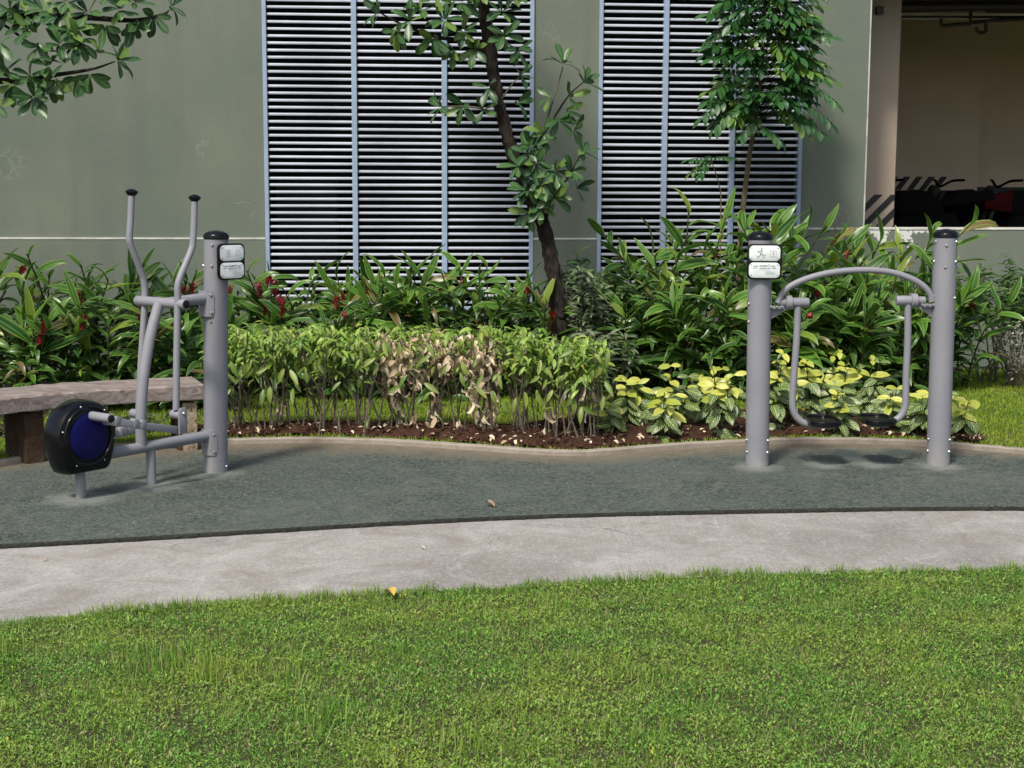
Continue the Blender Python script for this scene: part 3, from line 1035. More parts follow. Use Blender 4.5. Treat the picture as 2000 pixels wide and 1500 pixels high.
def back_lawn():
    kc = catmull(KERB, 120) + np.array((0, .09, 0))
    X0, X1 = -4.4, 4.6
    m = (kc[:, 0] > X0) & (kc[:, 0] < X1)
    far = catmull(SB_NEAR, 60)
    poly = np.vstack([kc[m][:, :2], far[::-1][:, :2]])
    N = 210000
    P = np.stack([rng.uniform(X0, X1, N), rng.uniform(8.6, 13.6, N)], 1)
    P = P[in_poly(P, poly)]
    bedp = np.vstack([BED_NEAR[:, :2], BED_FAR[::-1][:, :2]])
    P = P[~in_poly(P, bedp)]
    h = rng.uniform(0.015, 0.04, len(P))
    V, T, r = blades(P, h, rng.uniform(0.004, 0.008, len(P)), 0.0, 0.8)
    o = obj('back_lawn_grass', V, T, M['grass_back'], smooth=False, rnd=r)
    tag(o, 'mown yellow-green lawn strip behind the hedge and swing machine', 'grass', kind='stuff')


back_lawn()

# ------------------------------------------------------------------ building
U_L1a = WL(516, 300)[0]; U_L1b = WL(1042, 300)[0]
U_L2a = WL(1168, 250)[0]; U_L2b = WL(1567, 250)[0]
U_G0 = WL(1692, 300)[0]
Z_L1 = WL(700, 606)[1]
Z_LEDGE = WL(260, 465)[1]
Z_PAR = WL(1850, 446)[1]
TOPZ = 5.2
U_LEFT, U_RIGHT = -12.0, 6.0
PEEL_Z = Z_PAR
PEEL_U0 = WL(1660, 460)[0]; PEEL_U1 = WL(1815, 460)[0]
M['wall'] = m_wall()
M['wall_peel'] = m_wall(True)

bld = empty('building', wall_pt(0), 'grey-green rendered building with two louvred openings and an open garage bay', 'building', rz=TH)


def bobj(name, V, Fc, mat, parent=bld, smooth=False):
    """mesh given in the building's own coordinates: x along the wall, -y towards the camera"""
    me = mesh_from(name, V, Fc, mat, smooth)
    o = bpy.data.objects.new(name, me)
    o.parent = parent
    return link(o)


def bbox(u0, u1, y0, y1, z0, z1, bev=0.0):
    return box(((u0 + u1) / 2, (y0 + y1) / 2, (z0 + z1) / 2), (u1 - u0, y1 - y0, z1 - z0), None, bev, 1)


TW = 0.22
for (a, b, z0, z1) in ((U_LEFT, U_L1a, Z_LEDGE, TOPZ), (U_L1b, U_L2a, Z_LEDGE, TOPZ), (U_L2b, U_G0, Z_PAR, TOPZ)):
    bobj('wall', *bbox(a, b, 0, TW, z0, z1), M['wall'])
bobj('lintel', *bbox(U_L1a, U_L1b, 0.002, TW, 4.05, TOPZ), M['wall'])
bobj('lintel', *bbox(U_L2a, U_L2b, 0.002, TW, 4.05, TOPZ), M['wall'])
bobj('lintel', *bbox(U_G0, U_RIGHT, 0.002, TW, 3.42, TOPZ), M['wall'])
# lower wall stands a little proud, with a pale chamfered edge on top
for (a, b, z1) in ((U_LEFT, U_L1a - .002, Z_LEDGE), (U_L1b + .002, U_L2a - .002, Z_LEDGE)):
    bobj('plinth', *bbox(a, b, -0.012, TW, -0.1, z1 - 0.012), M['wall'])
    bobj('ledge', *bbox(a, b, -0.016, TW - .01, z1 - 0.012, z1 + 0.004, 0.003), M['coping'])
bobj('plinth', *bbox(U_L1a - .002, U_L1b + .002, -0.010, TW, -0.1, Z_L1 - 0.01), M['wall'])
bobj('plinth', *bbox(U_L2a - .002, U_L2b + .002, -0.010, TW, -0.1, Z_L1 - 0.01), M['wall'])
bobj('parapet', *bbox(U_L2b, U_RIGHT, -0.012, TW, -0.1, Z_PAR - 0.014), M['wall_peel'])
bobj('coping', *bbox(U_L2b, U_RIGHT, -0.018, TW, Z_PAR - 0.014, Z_PAR + 0.004, 0.003), M['coping'])
# thin pale arris along the garage jamb
bobj('jamb_edge', *bbox(U_G0 - 0.008, U_G0 + 0.004, -0.004, 0.03, Z_PAR, 3.42), M['coping'])

# rooms behind the louvres: dark inside
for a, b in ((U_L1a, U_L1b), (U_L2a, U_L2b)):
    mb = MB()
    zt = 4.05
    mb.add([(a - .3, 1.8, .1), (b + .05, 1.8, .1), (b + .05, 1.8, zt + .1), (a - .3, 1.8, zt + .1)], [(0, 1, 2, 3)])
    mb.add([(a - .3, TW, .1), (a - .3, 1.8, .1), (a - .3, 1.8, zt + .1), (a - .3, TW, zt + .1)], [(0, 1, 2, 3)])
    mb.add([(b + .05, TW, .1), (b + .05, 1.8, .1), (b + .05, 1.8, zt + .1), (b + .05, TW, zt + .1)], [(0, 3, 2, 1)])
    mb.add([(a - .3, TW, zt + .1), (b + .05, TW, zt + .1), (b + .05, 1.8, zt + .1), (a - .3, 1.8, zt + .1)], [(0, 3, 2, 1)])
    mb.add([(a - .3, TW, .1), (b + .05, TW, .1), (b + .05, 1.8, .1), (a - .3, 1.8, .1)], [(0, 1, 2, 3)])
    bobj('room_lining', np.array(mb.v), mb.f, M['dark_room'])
# a few dim things standing inside, seen between the slats
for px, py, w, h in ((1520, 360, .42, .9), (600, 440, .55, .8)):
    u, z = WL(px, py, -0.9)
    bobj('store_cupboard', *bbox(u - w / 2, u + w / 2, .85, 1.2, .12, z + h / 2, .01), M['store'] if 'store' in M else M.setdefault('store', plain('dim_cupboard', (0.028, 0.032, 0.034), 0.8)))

SLAT_P = 0.0585


def slat_mesh(L):
    # bar with a rounded front lip, leaning back into the opening
    prof = [(0.0, -0.0115), (-0.004, -0.009), (-0.005, 0.0), (-0.001, 0.0095), (0.004, 0.0115), (0.034, 0.0075), (0.034, 0.0045), (0.008, 0.004), (0.005, -0.010)]
    V = [(x, y, z) for x in (0.0, L) for y, z in prof]
    n = len(prof)
    Fc = [(i, (i + 1) % n, n + (i + 1) % n, n + i) for i in range(n)] + [tuple(range(n - 1, -1, -1)), tuple(range(n, 2 * n))]
    return mesh_from('slat', V, Fc, M['slat'], False)


def louvre(ua, ub, mids, zb, zt, label):
    fw = 0.034
    mb = MB()
    mb.add(*bbox(ua, ua + fw, -0.022, 0.05, zb, zt, 0.003))
    mb.add(*bbox(ub - fw, ub, -0.022, 0.05, zb, zt, 0.003))
    mb.add(*bbox(ua + fw, ub - fw, -0.020, 0.05, zb, zb + 0.03, 0.003))
    mb.add(*bbox(ua + fw, ub - fw, -0.020, 0.05, zt - .03, zt, 0.003))
    fr = bobj('louvre_window', np.array(mb.v), mb.f, M['louvre_frame'])
    fr['label'] = label
    edges = [ua + fw] + mids + [ub - fw]
    for m in mids:
        bobj('mullion', *bbox(m - .022, m + .022, -0.026, 0.05, zb + .03, zt - .03, 0.003), M['louvre_frame'], fr)
    for k in range(len(edges) - 1):
        a = edges[k] + (.022 if k else 0.0); b = edges[k + 1] - (.022 if k < len(edges) - 2 else 0.0)
        me = slat_mesh(b - a)
        n = int((zt - zb - 0.06) / SLAT_P)
        for i in range(n):
            o = bpy.data.objects.new('slat', me)
            o.parent = fr
            o.location = (a, 0.004 + random.gauss(0, .0012), zb + 0.03 + SLAT_P * (i + 0.6) + random.gauss(0, .0012))
            o.rotation_euler = (random.gauss(0, .05), random.gauss(0, .0012), 0)
            link(o)


louvre(U_L1a, U_L1b, [WL(693, 300)[0], WL(868, 300)[0]], Z_L1, 3.95, 'wide three-bay louvre behind the slanting tree')
louvre(U_L2a, U_L2b, [WL(1297, 300)[0], WL(1429, 300)[0]], Z_L1, 3.95, 'three-bay louvre behind the young leafy tree')

# garage bay
GF = 0.66
gy = 4.2
u_c0, u_c1 = WL(1668, 300, -0.75)[0], WL(1751, 300, -0.75)[0]
zs = WL(1715, 380, -0.75)[1]
u_k = WL(1914, 250, -gy)[0]
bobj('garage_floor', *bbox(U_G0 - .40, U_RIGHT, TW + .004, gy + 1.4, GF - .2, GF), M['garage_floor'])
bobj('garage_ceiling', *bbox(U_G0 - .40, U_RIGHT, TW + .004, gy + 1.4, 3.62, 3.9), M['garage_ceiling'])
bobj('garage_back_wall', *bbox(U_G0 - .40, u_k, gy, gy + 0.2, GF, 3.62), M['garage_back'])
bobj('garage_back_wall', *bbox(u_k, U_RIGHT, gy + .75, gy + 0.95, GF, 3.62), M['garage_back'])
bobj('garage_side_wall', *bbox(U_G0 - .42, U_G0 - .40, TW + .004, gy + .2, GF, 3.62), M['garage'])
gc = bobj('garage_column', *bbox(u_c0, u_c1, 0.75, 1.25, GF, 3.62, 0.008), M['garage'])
w = u_c1 - u_c0


def hazard(u0, u1, z0, z1, y, pitch, parent, n=9):
    """black diagonal bands painted on a face: thin skins 3 mm proud"""
    for i in range(-n, n):
        zb = z0 + i * pitch * 2
        s = (u1 - u0) * 1.0
        q = [(u0, zb), (u1, zb + s), (u1, zb + s + pitch), (u0, zb + pitch)]
        # clip to z0..z1
        def clip(P, zc, keep_below):
            out = []
            for k in range(len(P)):
                a, b = P[k], P[(k + 1) % len(P)]
                ia = (a[1] <= zc) == keep_below; ib = (b[1] <= zc) == keep_below
                if ia: out.append(a)
                if ia != ib:
                    t = (zc - a[1]) / (b[1] - a[1])
                    out.append((a[0] + t * (b[0] - a[0]), zc))
            return out
        q = clip(clip(q, z1, True), z0, False) if len(q) > 2 else q
        if len(q) < 3: continue
        V = [(a, y, b) for a, b in q] + [(a, y + .002, b) for a, b in q]
        m = len(q)
        bobj('hazard_band', V, [tuple(range(m)), tuple(range(2 * m - 1, m - 1, -1))] + [(k, k + m, (k + 1) % m + m, (k + 1) % m) for k in range(m)], M['hazard_black'], parent)


hazard(u_c0 + .001, u_c1 - .001, zs - .75, zs, 0.746, 0.078, gc)
ub0 = WL(1700, 300, -gy)[0]; ub1 = WL(1835, 300, -gy)[0]
zt2 = WL(1790, 345, -gy)[1]
for i in range(5):
    a = ub0 + .15 + i * .145
    b = a + .075
    s = .11
    bobj('hazard_band', *prism([(a, zt2 - .15), (b, zt2 - .15), (b + s, zt2), (a + s, zt2)], (0, gy - .004, 0), ((1, 0, 0), (0, 0, 1), (0, -1, 0)), .003), M['hazard_black'])
bobj('lower_wall_sheet', *bbox(U_G0 - .40, u_k - .002, gy - .008, gy - .004, GF, zt2 - .155), M['hazard_black'])  # thin black sheets that darken the lower back wall below the stripes
bobj('lower_wall_sheet', *bbox(u_k, U_RIGHT, gy + .742, gy + .746, GF, zt2 - .12), M['hazard_black'])
# services under the ceiling
def pipe(name, pts, r, mat, off):
    P = []
    for px, py in pts:
        u, z = WL(px, py, -off)
        P.append((u, off, z))
    P = np.array(P)
    bobj(name, *sweep(catmull(P, 10) if len(P) == 2 else P, r, 8), mat, smooth=True)


pipe('sprinkler_pipe', [(1640, 14), (2300, 8)], .05, M['pipe'], 1.6)
pipe('sprinkler_pipe', [(1640, 3), (1760, -4), (2300, -26)], .022, M['pipe'], 1.4)
pipe('conduit', [(1640, 27), (2300, 29)], .014, M['pipe_pale'], 2.0)
pipe('conduit', [(1640, 35), (2300, 37)], .014, M['pipe_pale'], 2.1)
pipe('conduit', [(1640, 31), (2300, 33)], .018, M['pipe'], 2.05)
pipe('drain_pipe', [(1838, 36), (1838, 48), (1842, 50), (1895, 46), (1896, 40), (1896, 14)], .018, M['pipe'], 1.9)
pipe('drain_pipe', [(1907, 52), (1908, 60), (1914, 64), (1922, 64), (1926, 60), (1926, 38)], .018, M['pipe'], 1.9)
pipe('drain_pipe', [(1895, 44), (1940, 40), (2300, 22)], .018, M['pipe'], 2.0)
u, z = WL(1708, 30, -.9)
bobj('cable_bracket', *bbox(u - .045, u + .02, .70, .746, z - .01, z + .06, .004), M['pipe'])


# motorcycles parked in the garage
def motorcycle(px, off, facing, label, red):
    u, _ = WL(px, 400, -off)
    p = wall_pt(u, -off, GF)
    t = empty('motorcycle', p, label, 'motorcycle', 'motorcycles parked in the garage')
    a = TH + facing
    ax = np.array((math.cos(a), math.sin(a), 0)); ay = np.array((-math.sin(a), math.cos(a), 0)); az = np.array((0, 0, 1.0))
    def P(x, y, z): return p + ax * x + ay * y + az * z
    for x in (-.62, .62):
        ring = np.array([P(x + .25 * math.cos(q), 0, .30 + .25 * math.sin(q)) for q in np.linspace(0, 2 * math.pi, 25)])
        wv = MB().add(*sweep(ring, .05, 8, cap=False))
        wo = wv.build('wheel', M['bike_black'], t)
        hub = MB().add(*lathe(P(x, -.05, .30), ay, [(.05, 0), (.07, .03), (.07, .07), (.05, .10)], 12))
        for k in range(6):
            q = k * math.pi / 3
            hub.add(*sweep([P(x, 0, .30), P(x + .23 * math.cos(q), 0, .30 + .23 * math.sin(q))], .010, 6))
        hub.build('rim', M['bike_steel'], wo)
    fk = MB()
    for s in (-1, 1):
        fk.add(*sweep([P(.62, .08 * s, .30), P(.40, .08 * s, .88)], .022, 8))
    fk.build('fork', M['bike_steel'], t)
    MB().add(*sweep(catmull([P(.30, -.36, 1.0), P(.36, -.2, .99), P(.40, 0, .93), P(.36, .2, .99), P(.30, .36, 1.0)], 20), .014, 8)).build('handlebar', M['bike_black'], t)
    MB().add(*prism([(-.20, .60), (.30, .62), (.36, .76), (.28, .88), (.05, .90), (-.18, .78)], p, (ax, az, ay), .24, .04)).build('tank', M['bike_black'], t)
    MB().add(*prism([(-.72, .80), (-.16, .72), (-.12, .78), (-.30, .84), (-.70, .90)], p, (ax, az, ay), .22, .03)).build('seat', M['bike_black'], t)
    MB().add(*prism([(-.34, .24), (.24, .24), (.34, .52), (.28, .62), (-.30, .66), (-.42, .45)], p, (ax, az, ay), .24, .03)).build('engine', M['bike_black'], t)
    MB().add(*sweep([P(-.1, .17, .28), P(-.45, .17, .32), P(-.9, .17, .42)], [.025, .04, .045], 10)).build('exhaust', M['bike_steel'], t)
    MB().add(*prism([(-.90, .66), (-.62, .70), (-.60, .82), (-.92, .90)], p, (ax, az, ay), .16, .02)).build('tail', M[red], t)
    MB().add(*lathe(P(.46, 0, .86), ax, [(.05, -.05), (.085, 0), (.09, .04), (.07, .06)], 14)).build('headlight', M['bike_steel'], t)
    return t


motorcycle(1805, 2.9, R(172), 'dark motorcycle with a dull red tail standing in the shaded garage', 'bike_red')
motorcycle(1900, 3.5, R(186), 'black motorcycle in the garage behind the red-tailed one', 'bike_black')
motorcycle(2015, 2.9, R(184), 'black motorcycle at the picture edge in the garage', 'bike_black')

# ------------------------------------------------------------------ exercise machines
BOLT_V, BOLT_F = lathe((0, 0, 0), (0, 0, 1), [(.0085, -.004), (.0085, .003), (.006, .0075), (.0015, .0085)], 10)
BOLT = mesh_from('bolt', BOLT_V, BOLT_F, M['bolt'])


def bolt(p, n, parent, s=1.0):
    x, y, z = frame(n)
    base = world_loc(parent)
    if parent.parent is not None: base = base + world_loc(parent.parent)
    m = np.eye(4); m[:3, 0] = x * s; m[:3, 1] = y * s; m[:3, 2] = z * s; m[:3, 3] = np.asarray(p) - base
    return inst('bolt', BOLT, m, parent)


def tocam(p):
    d = CAMO - np.asarray(p); d[2] = 0
    return unit(d)


def post(c, h, r, parent, bolts, lean=(0, 0)):
    """upright post with black domed cap and its bolts; bolts: (height, angle from camera direction, + to the right)"""
    top = np.array((c[0] + lean[0], c[1] + lean[1], h))
    c = np.array((c[0], c[1], -0.03))
    ax = unit(top - c)
    L = np.linalg.norm(top - c)
    o = MB().add(*lathe(c, ax, [(r, 0), (r, L - .004), (r - .004, L)], 40)).build('post', M['paint'], parent)
    ps = o
    MB().add(*lathe(c + ax * L, ax, [(r - .004, -.004), (r + .004, 0), (r + .004, .018), (r + .001, .023), (r * .86, .033), (r * .62, .040), (r * .3, .045), (.004, .047)], 40)).build('post_cap', M['black_gloss'], parent)
    f = tocam(c); s = np.array((-f[1], f[0], 0))
    for z, a in bolts:
        n = f * math.cos(R(a)) + s * math.sin(R(a))
        bolt(c + ax * (z + 0.03) + n * r, n, ps)
    return ax, f, s


def sign(c, n, parent, wd, ht, icon):
    """black board with two white rounded plates and their print, facing n"""
    n = unit(n); up = np.array((0, 0, 1.0)); rt = np.cross(up, n)
    ax = (rt, up, n)
    b = MB().add(*prism(rrect(wd, ht, .028), c, ax, .022, .003)).build('sign_board', M['black'], parent)
    pw, ph = wd * .89, ht * .43
    for k, dz in enumerate((ht * .238, -ht * .238)):
        pc = np.asarray(c) + up * dz + n * .0125
        MB().add(*prism(rrect(pw, ph, .026), pc, ax, .004, .001)).build('plate', M['plate'], b)
        for sx in (-1, 1):
            for sz in (-1, 1):
                q = pc + rt * sx * (pw / 2 - .014) + up * sz * (ph / 2 - .014) + n * .002
                m = np.eye(4); x, y, z = frame(n); m[:3, 0] = x * .33; m[:3, 1] = y * .33; m[:3, 2] = z * .33
                m[:3, 3] = q - world_loc(parent)
                oo = inst('rivet', RIVET, m, b)
    def stroke(mb, pts, wdt, base):
        for i in range(len(pts) - 1):
            a = np.array(pts[i]); d = np.array(pts[i + 1]) - a
            L = np.hypot(*d); d = d / L; e = np.array((-d[1], d[0])) * wdt / 2
            q = [a + e, a - e, a + d * L - e, a + d * L + e]
            V = [base + rt * x + up * y + n * .0032 for x, y in q]
            mb.add(V, [(0, 1, 2, 3)])
    up_c = np.asarray(c) + up * ht * .238 + n * .0125
    lo_c = np.asarray(c) - up * ht * .238 + n * .0125
    mb = MB(); mr = MB(); md = MB(); ms = MB()
    k = pw / .16
    if icon == 'swing':
        for pts in ([(-.026, -.026), (-.012, -.010), (-.008, -.004), (.002, -.018), (.010, -.024), (.013, -.018)], [(-.030, -.014), (-.022, -.018)], [(-.012, -.010), (-.008, .012), (-.026, .010), (-.018, .002)], [(-.008, .012), (-.006, .03)], [(-.004, .03), (-.004, -.004), (.008, -.012), (.016, -.006)], [(-.008, -.03), (-.008, -.034)], [(-.003, -.03), (-.003, -.034)]):
            stroke(mb, [(x * k - .012, y * k) for x, y in pts], .0022, up_c)
        stroke(mr, [(x * k + .048, y * k - .002) for x, y in [(-.015, -.015), (.015, -.015), (.015, .015), (-.015, .015), (-.015, -.015)]], .002, up_c)
        stroke(mr, [(x * k + .048, y * k - .002) for x, y in [(-.006, .004), (0, -.008), (.006, .004), (0, .008), (0, -.010)]], .003, up_c)
    else:
        for pts in ([(-.032, .018), (-.004, .018)], [(-.028, .014), (-.028, -.012)], [(-.018, .012), (-.018, -.014)], [(-.016, .012), (-.016, -.012)], [(-.006, .014), (-.008, -.012)], [(-.030, -.024), (-.022, -.018), (-.016, -.024), (-.010, -.018), (-.004, -.022), (-.002, -.014)]):
            stroke(mb, [(x * k - .008, y * k) for x, y in pts], .0022, up_c)
        stroke(mr, [(x * k + .036, y * k) for x, y in [(-.012, -.016), (.012, -.016), (.014, .012), (.004, .016), (-.010, .014), (-.012, -.016)]], .0018, up_c)
    def words(y, spans, hgt, m):
        for a, b2 in spans:
            x = a
            while x < b2 - .002:
                wch = random.uniform(.0016, .0034)
                yy = random.uniform(-.1, .1) * hgt
                stroke(m, [(x * k, y + yy), ((x + wch) * k, y + yy)], hgt * random.uniform(.6, 1.0), lo_c)
                x += wch + .0007
    words(.024, [(-.058, -.030), (.028, .058)], .0050, md)
    words(.025, [(-.026, .017)], .0070, md)
    words(.0125, [(-.060, -.045), (-.041, -.033), (-.027, .011), (.015, .034), (.038, .060)], .0050, md)
    words(.004, [(-.026, .030)], .0022, ms)
    words(-.008, [(.004, .030)], .0022, ms)
    words(-.013, [(.004, .056)], .0022, ms)
    words(-.018, [(.004, .056)], .0022, ms)
    words(-.024, [(.006, .052)], .0020, ms)
    words(-.002, [(-.058, .056)], .0014, ms)
    stroke(md, [(.020 * k, .032), (.024 * k, .029), (.020 * k, .027)], .004, lo_c)
    mb.build('pictogram', M['print_soft' if icon != 'swing' else 'print'], b, False)
    mr.build('pictogram', M['print_rose'], b, False)
    md.build('lettering', M['print'], b, False)
    ms.build('small_print', M['print_soft'], b, False)
    return b


RIVET = mesh_from('rivet', BOLT_V, BOLT_F, M['print'])
PR = 0.068


# ---- swing stepper on the right
def swing_machine():
    a = G(1477, 913); b = G(1833, 911)
    f = tocam((a + b) / 2)
    a = a - f * PR; b = b - f * PR
    dirn = unit(b - a); dirn[2] = 0
    fr = np.array((dirn[1], -dirn[0], 0))           # towards the camera
    t = empty('swing_exercise_machine', (*((a + b) / 2)[:2], 0.0), 'grey two-post leg swing machine with arched bar and black footplates', 'exercise machine')
    n = fr
    za = PL(1485, 467, a, n)[2]; zb = PL(1847, 463, b, n)[2]
    la = PL(1485, 467, a, n) - a; lb = PL(1847, 463, b, n) - b
    hb = [(za - .05, -42), (za - .05, 48), (za - .33 * 1.0, -60), (.17, -60), (.17, 60), (.085, -62), (.085, 62), (za - .42, -62)]
    post(a, za, PR, t, [(za - .045, -35), (za - .045, 40), (za - .37, -58), (za - .475, -58), (.155, -62), (.155, 62), (.085, -60), (.085, 60)], la[:2])
    post(b, zb, PR, t, [(zb - .025, -52), (zb - .045, 5), (zb - .17, 3), (zb - .025, 62), (zb - .14, -60), (zb - .14, 62), (zb - .35, 64), (.155, -58), (.155, 64), (.085, -60), (.085, 62)], lb[:2])
    q = lambda x, y, o=0.0: PL(x, y, a + n * o, n)
    # brackets on the inner sides, with the pivots of the swinging arms
    for side, (x0, xp, xe, y) in ((1, (1500, 1534, 1570, 591)), (-1, (1828, 1791, 1759, 587))):
        c = q(x0, y + 4)
        m = MB().add(*prism(rrect(.05, .13, .02), q(x0 + side * 3, y + 4), (n, np.array((0, 0, 1.0)), dirn), .014, .002))
        br = m.build('bracket', M['paint'], t)
        # gusset and flange
        g = MB().add(*prism([(0, 0), (.095, 0), (.095, -.012), (0, -.07)], q(x0 + side * 4, y + 10), (dirn * side, np.array((0, 0, 1.0)), n), .008))
        g.add(*box(q(x0 + side * 17, y + 9), (.075, .07, .016), (dirn, n, np.array((0, 0, 1.0))), .002))
        g.build('gusset', M['paint'], br)
        for k in (6, 17, 27):
            bolt(q(x0 + side * k, y + 8, .036), n, br, .9)
        bolt(q(x0 + side * 2.0, y - 10, .02), unit(n + dirn * side), br)
        bolt(q(x0 + side * 2.0, y + 19, .02), unit(n + dirn * side), br)
        # bearing barrel: flange ring then the tube end
        pv = q(xp, y)
        L1 = abs(xe - xp) / 340.0
        MB().add(*lathe(pv, dirn * side, [(.024, -.045), (.024, 0), (.039, .001), (.042, .004), (.042, .034), (.039, .037), (.029, .038), (.029, .030 + L1 - .006), (.026, .030 + L1)], 28)).build('bearing', M['paint'], t)
    # arched hand bar
    P = [q(x, y, .012) for x, y in ((1519, 592), (1527, 575), (1545, 558), (1580, 543), (1620, 533), (1665, 528), (1710, 528), (1750, 534), (1785, 547), (1807, 562), (1817, 576), (1820, 589))]
    MB().add(*sweep(catmull(P, 64), .0185, 14)).build('hand_bar', M['paint'], t)
    # swinging arms with footplates
    for pts, pc in ((((1558, 598), (1556, 660), (1551, 730), (1548, 775), (1549, 798), (1556, 815), (1570, 826), (1592, 831)), (1606, 822)),
                    (((1773, 594), (1773, 660), (1770, 730), (1769, 775), (1767, 797), (1759, 813), (1745, 822), (1722, 827)), (1712, 820))):
        P = [q(x, y) for x, y in pts]
        MB().add(*sweep(catmull(P, 48), .0205, 14)).build('swing_arm', M['paint'], t)
        c = q(*pc)
        # footplate: rounded tray with a raised rim
        out = rrect(.185, .30, .075, 8)
        ax = (dirn, fr, np.array((0, 0, 1.0)))
        ax = (dirn, -fr, np.array((0, 0, 1.0)))
        pl = MB().add(*prism(out, c + np.array((0, 0, -.004)), ax, .022, .004)).build('footplate', M['black'], t)
        ring = np.array([c + dirn * x - fr * y + np.array((0, 0, .010)) for x, y in rrect(.178, .293, .072, 8)] )
        ring = np.vstack([ring, ring[:1]])
        MB().add(*sweep(ring, .009, 8, cap=False)).build('rim', M['black_gloss'], pl)
        MB().add(*prism(rrect(.11, .19, .03), c + np.array((0, 0, -.022)), ax, .02, .003)).build('plate_holder', M['paint'], pl)
    sc = q(1493, 511, PR + .013)
    sign(sc, unit(tocam(sc) * .6 + n * .4), t, .198, .203, 'swing')
    return t


swing_machine()


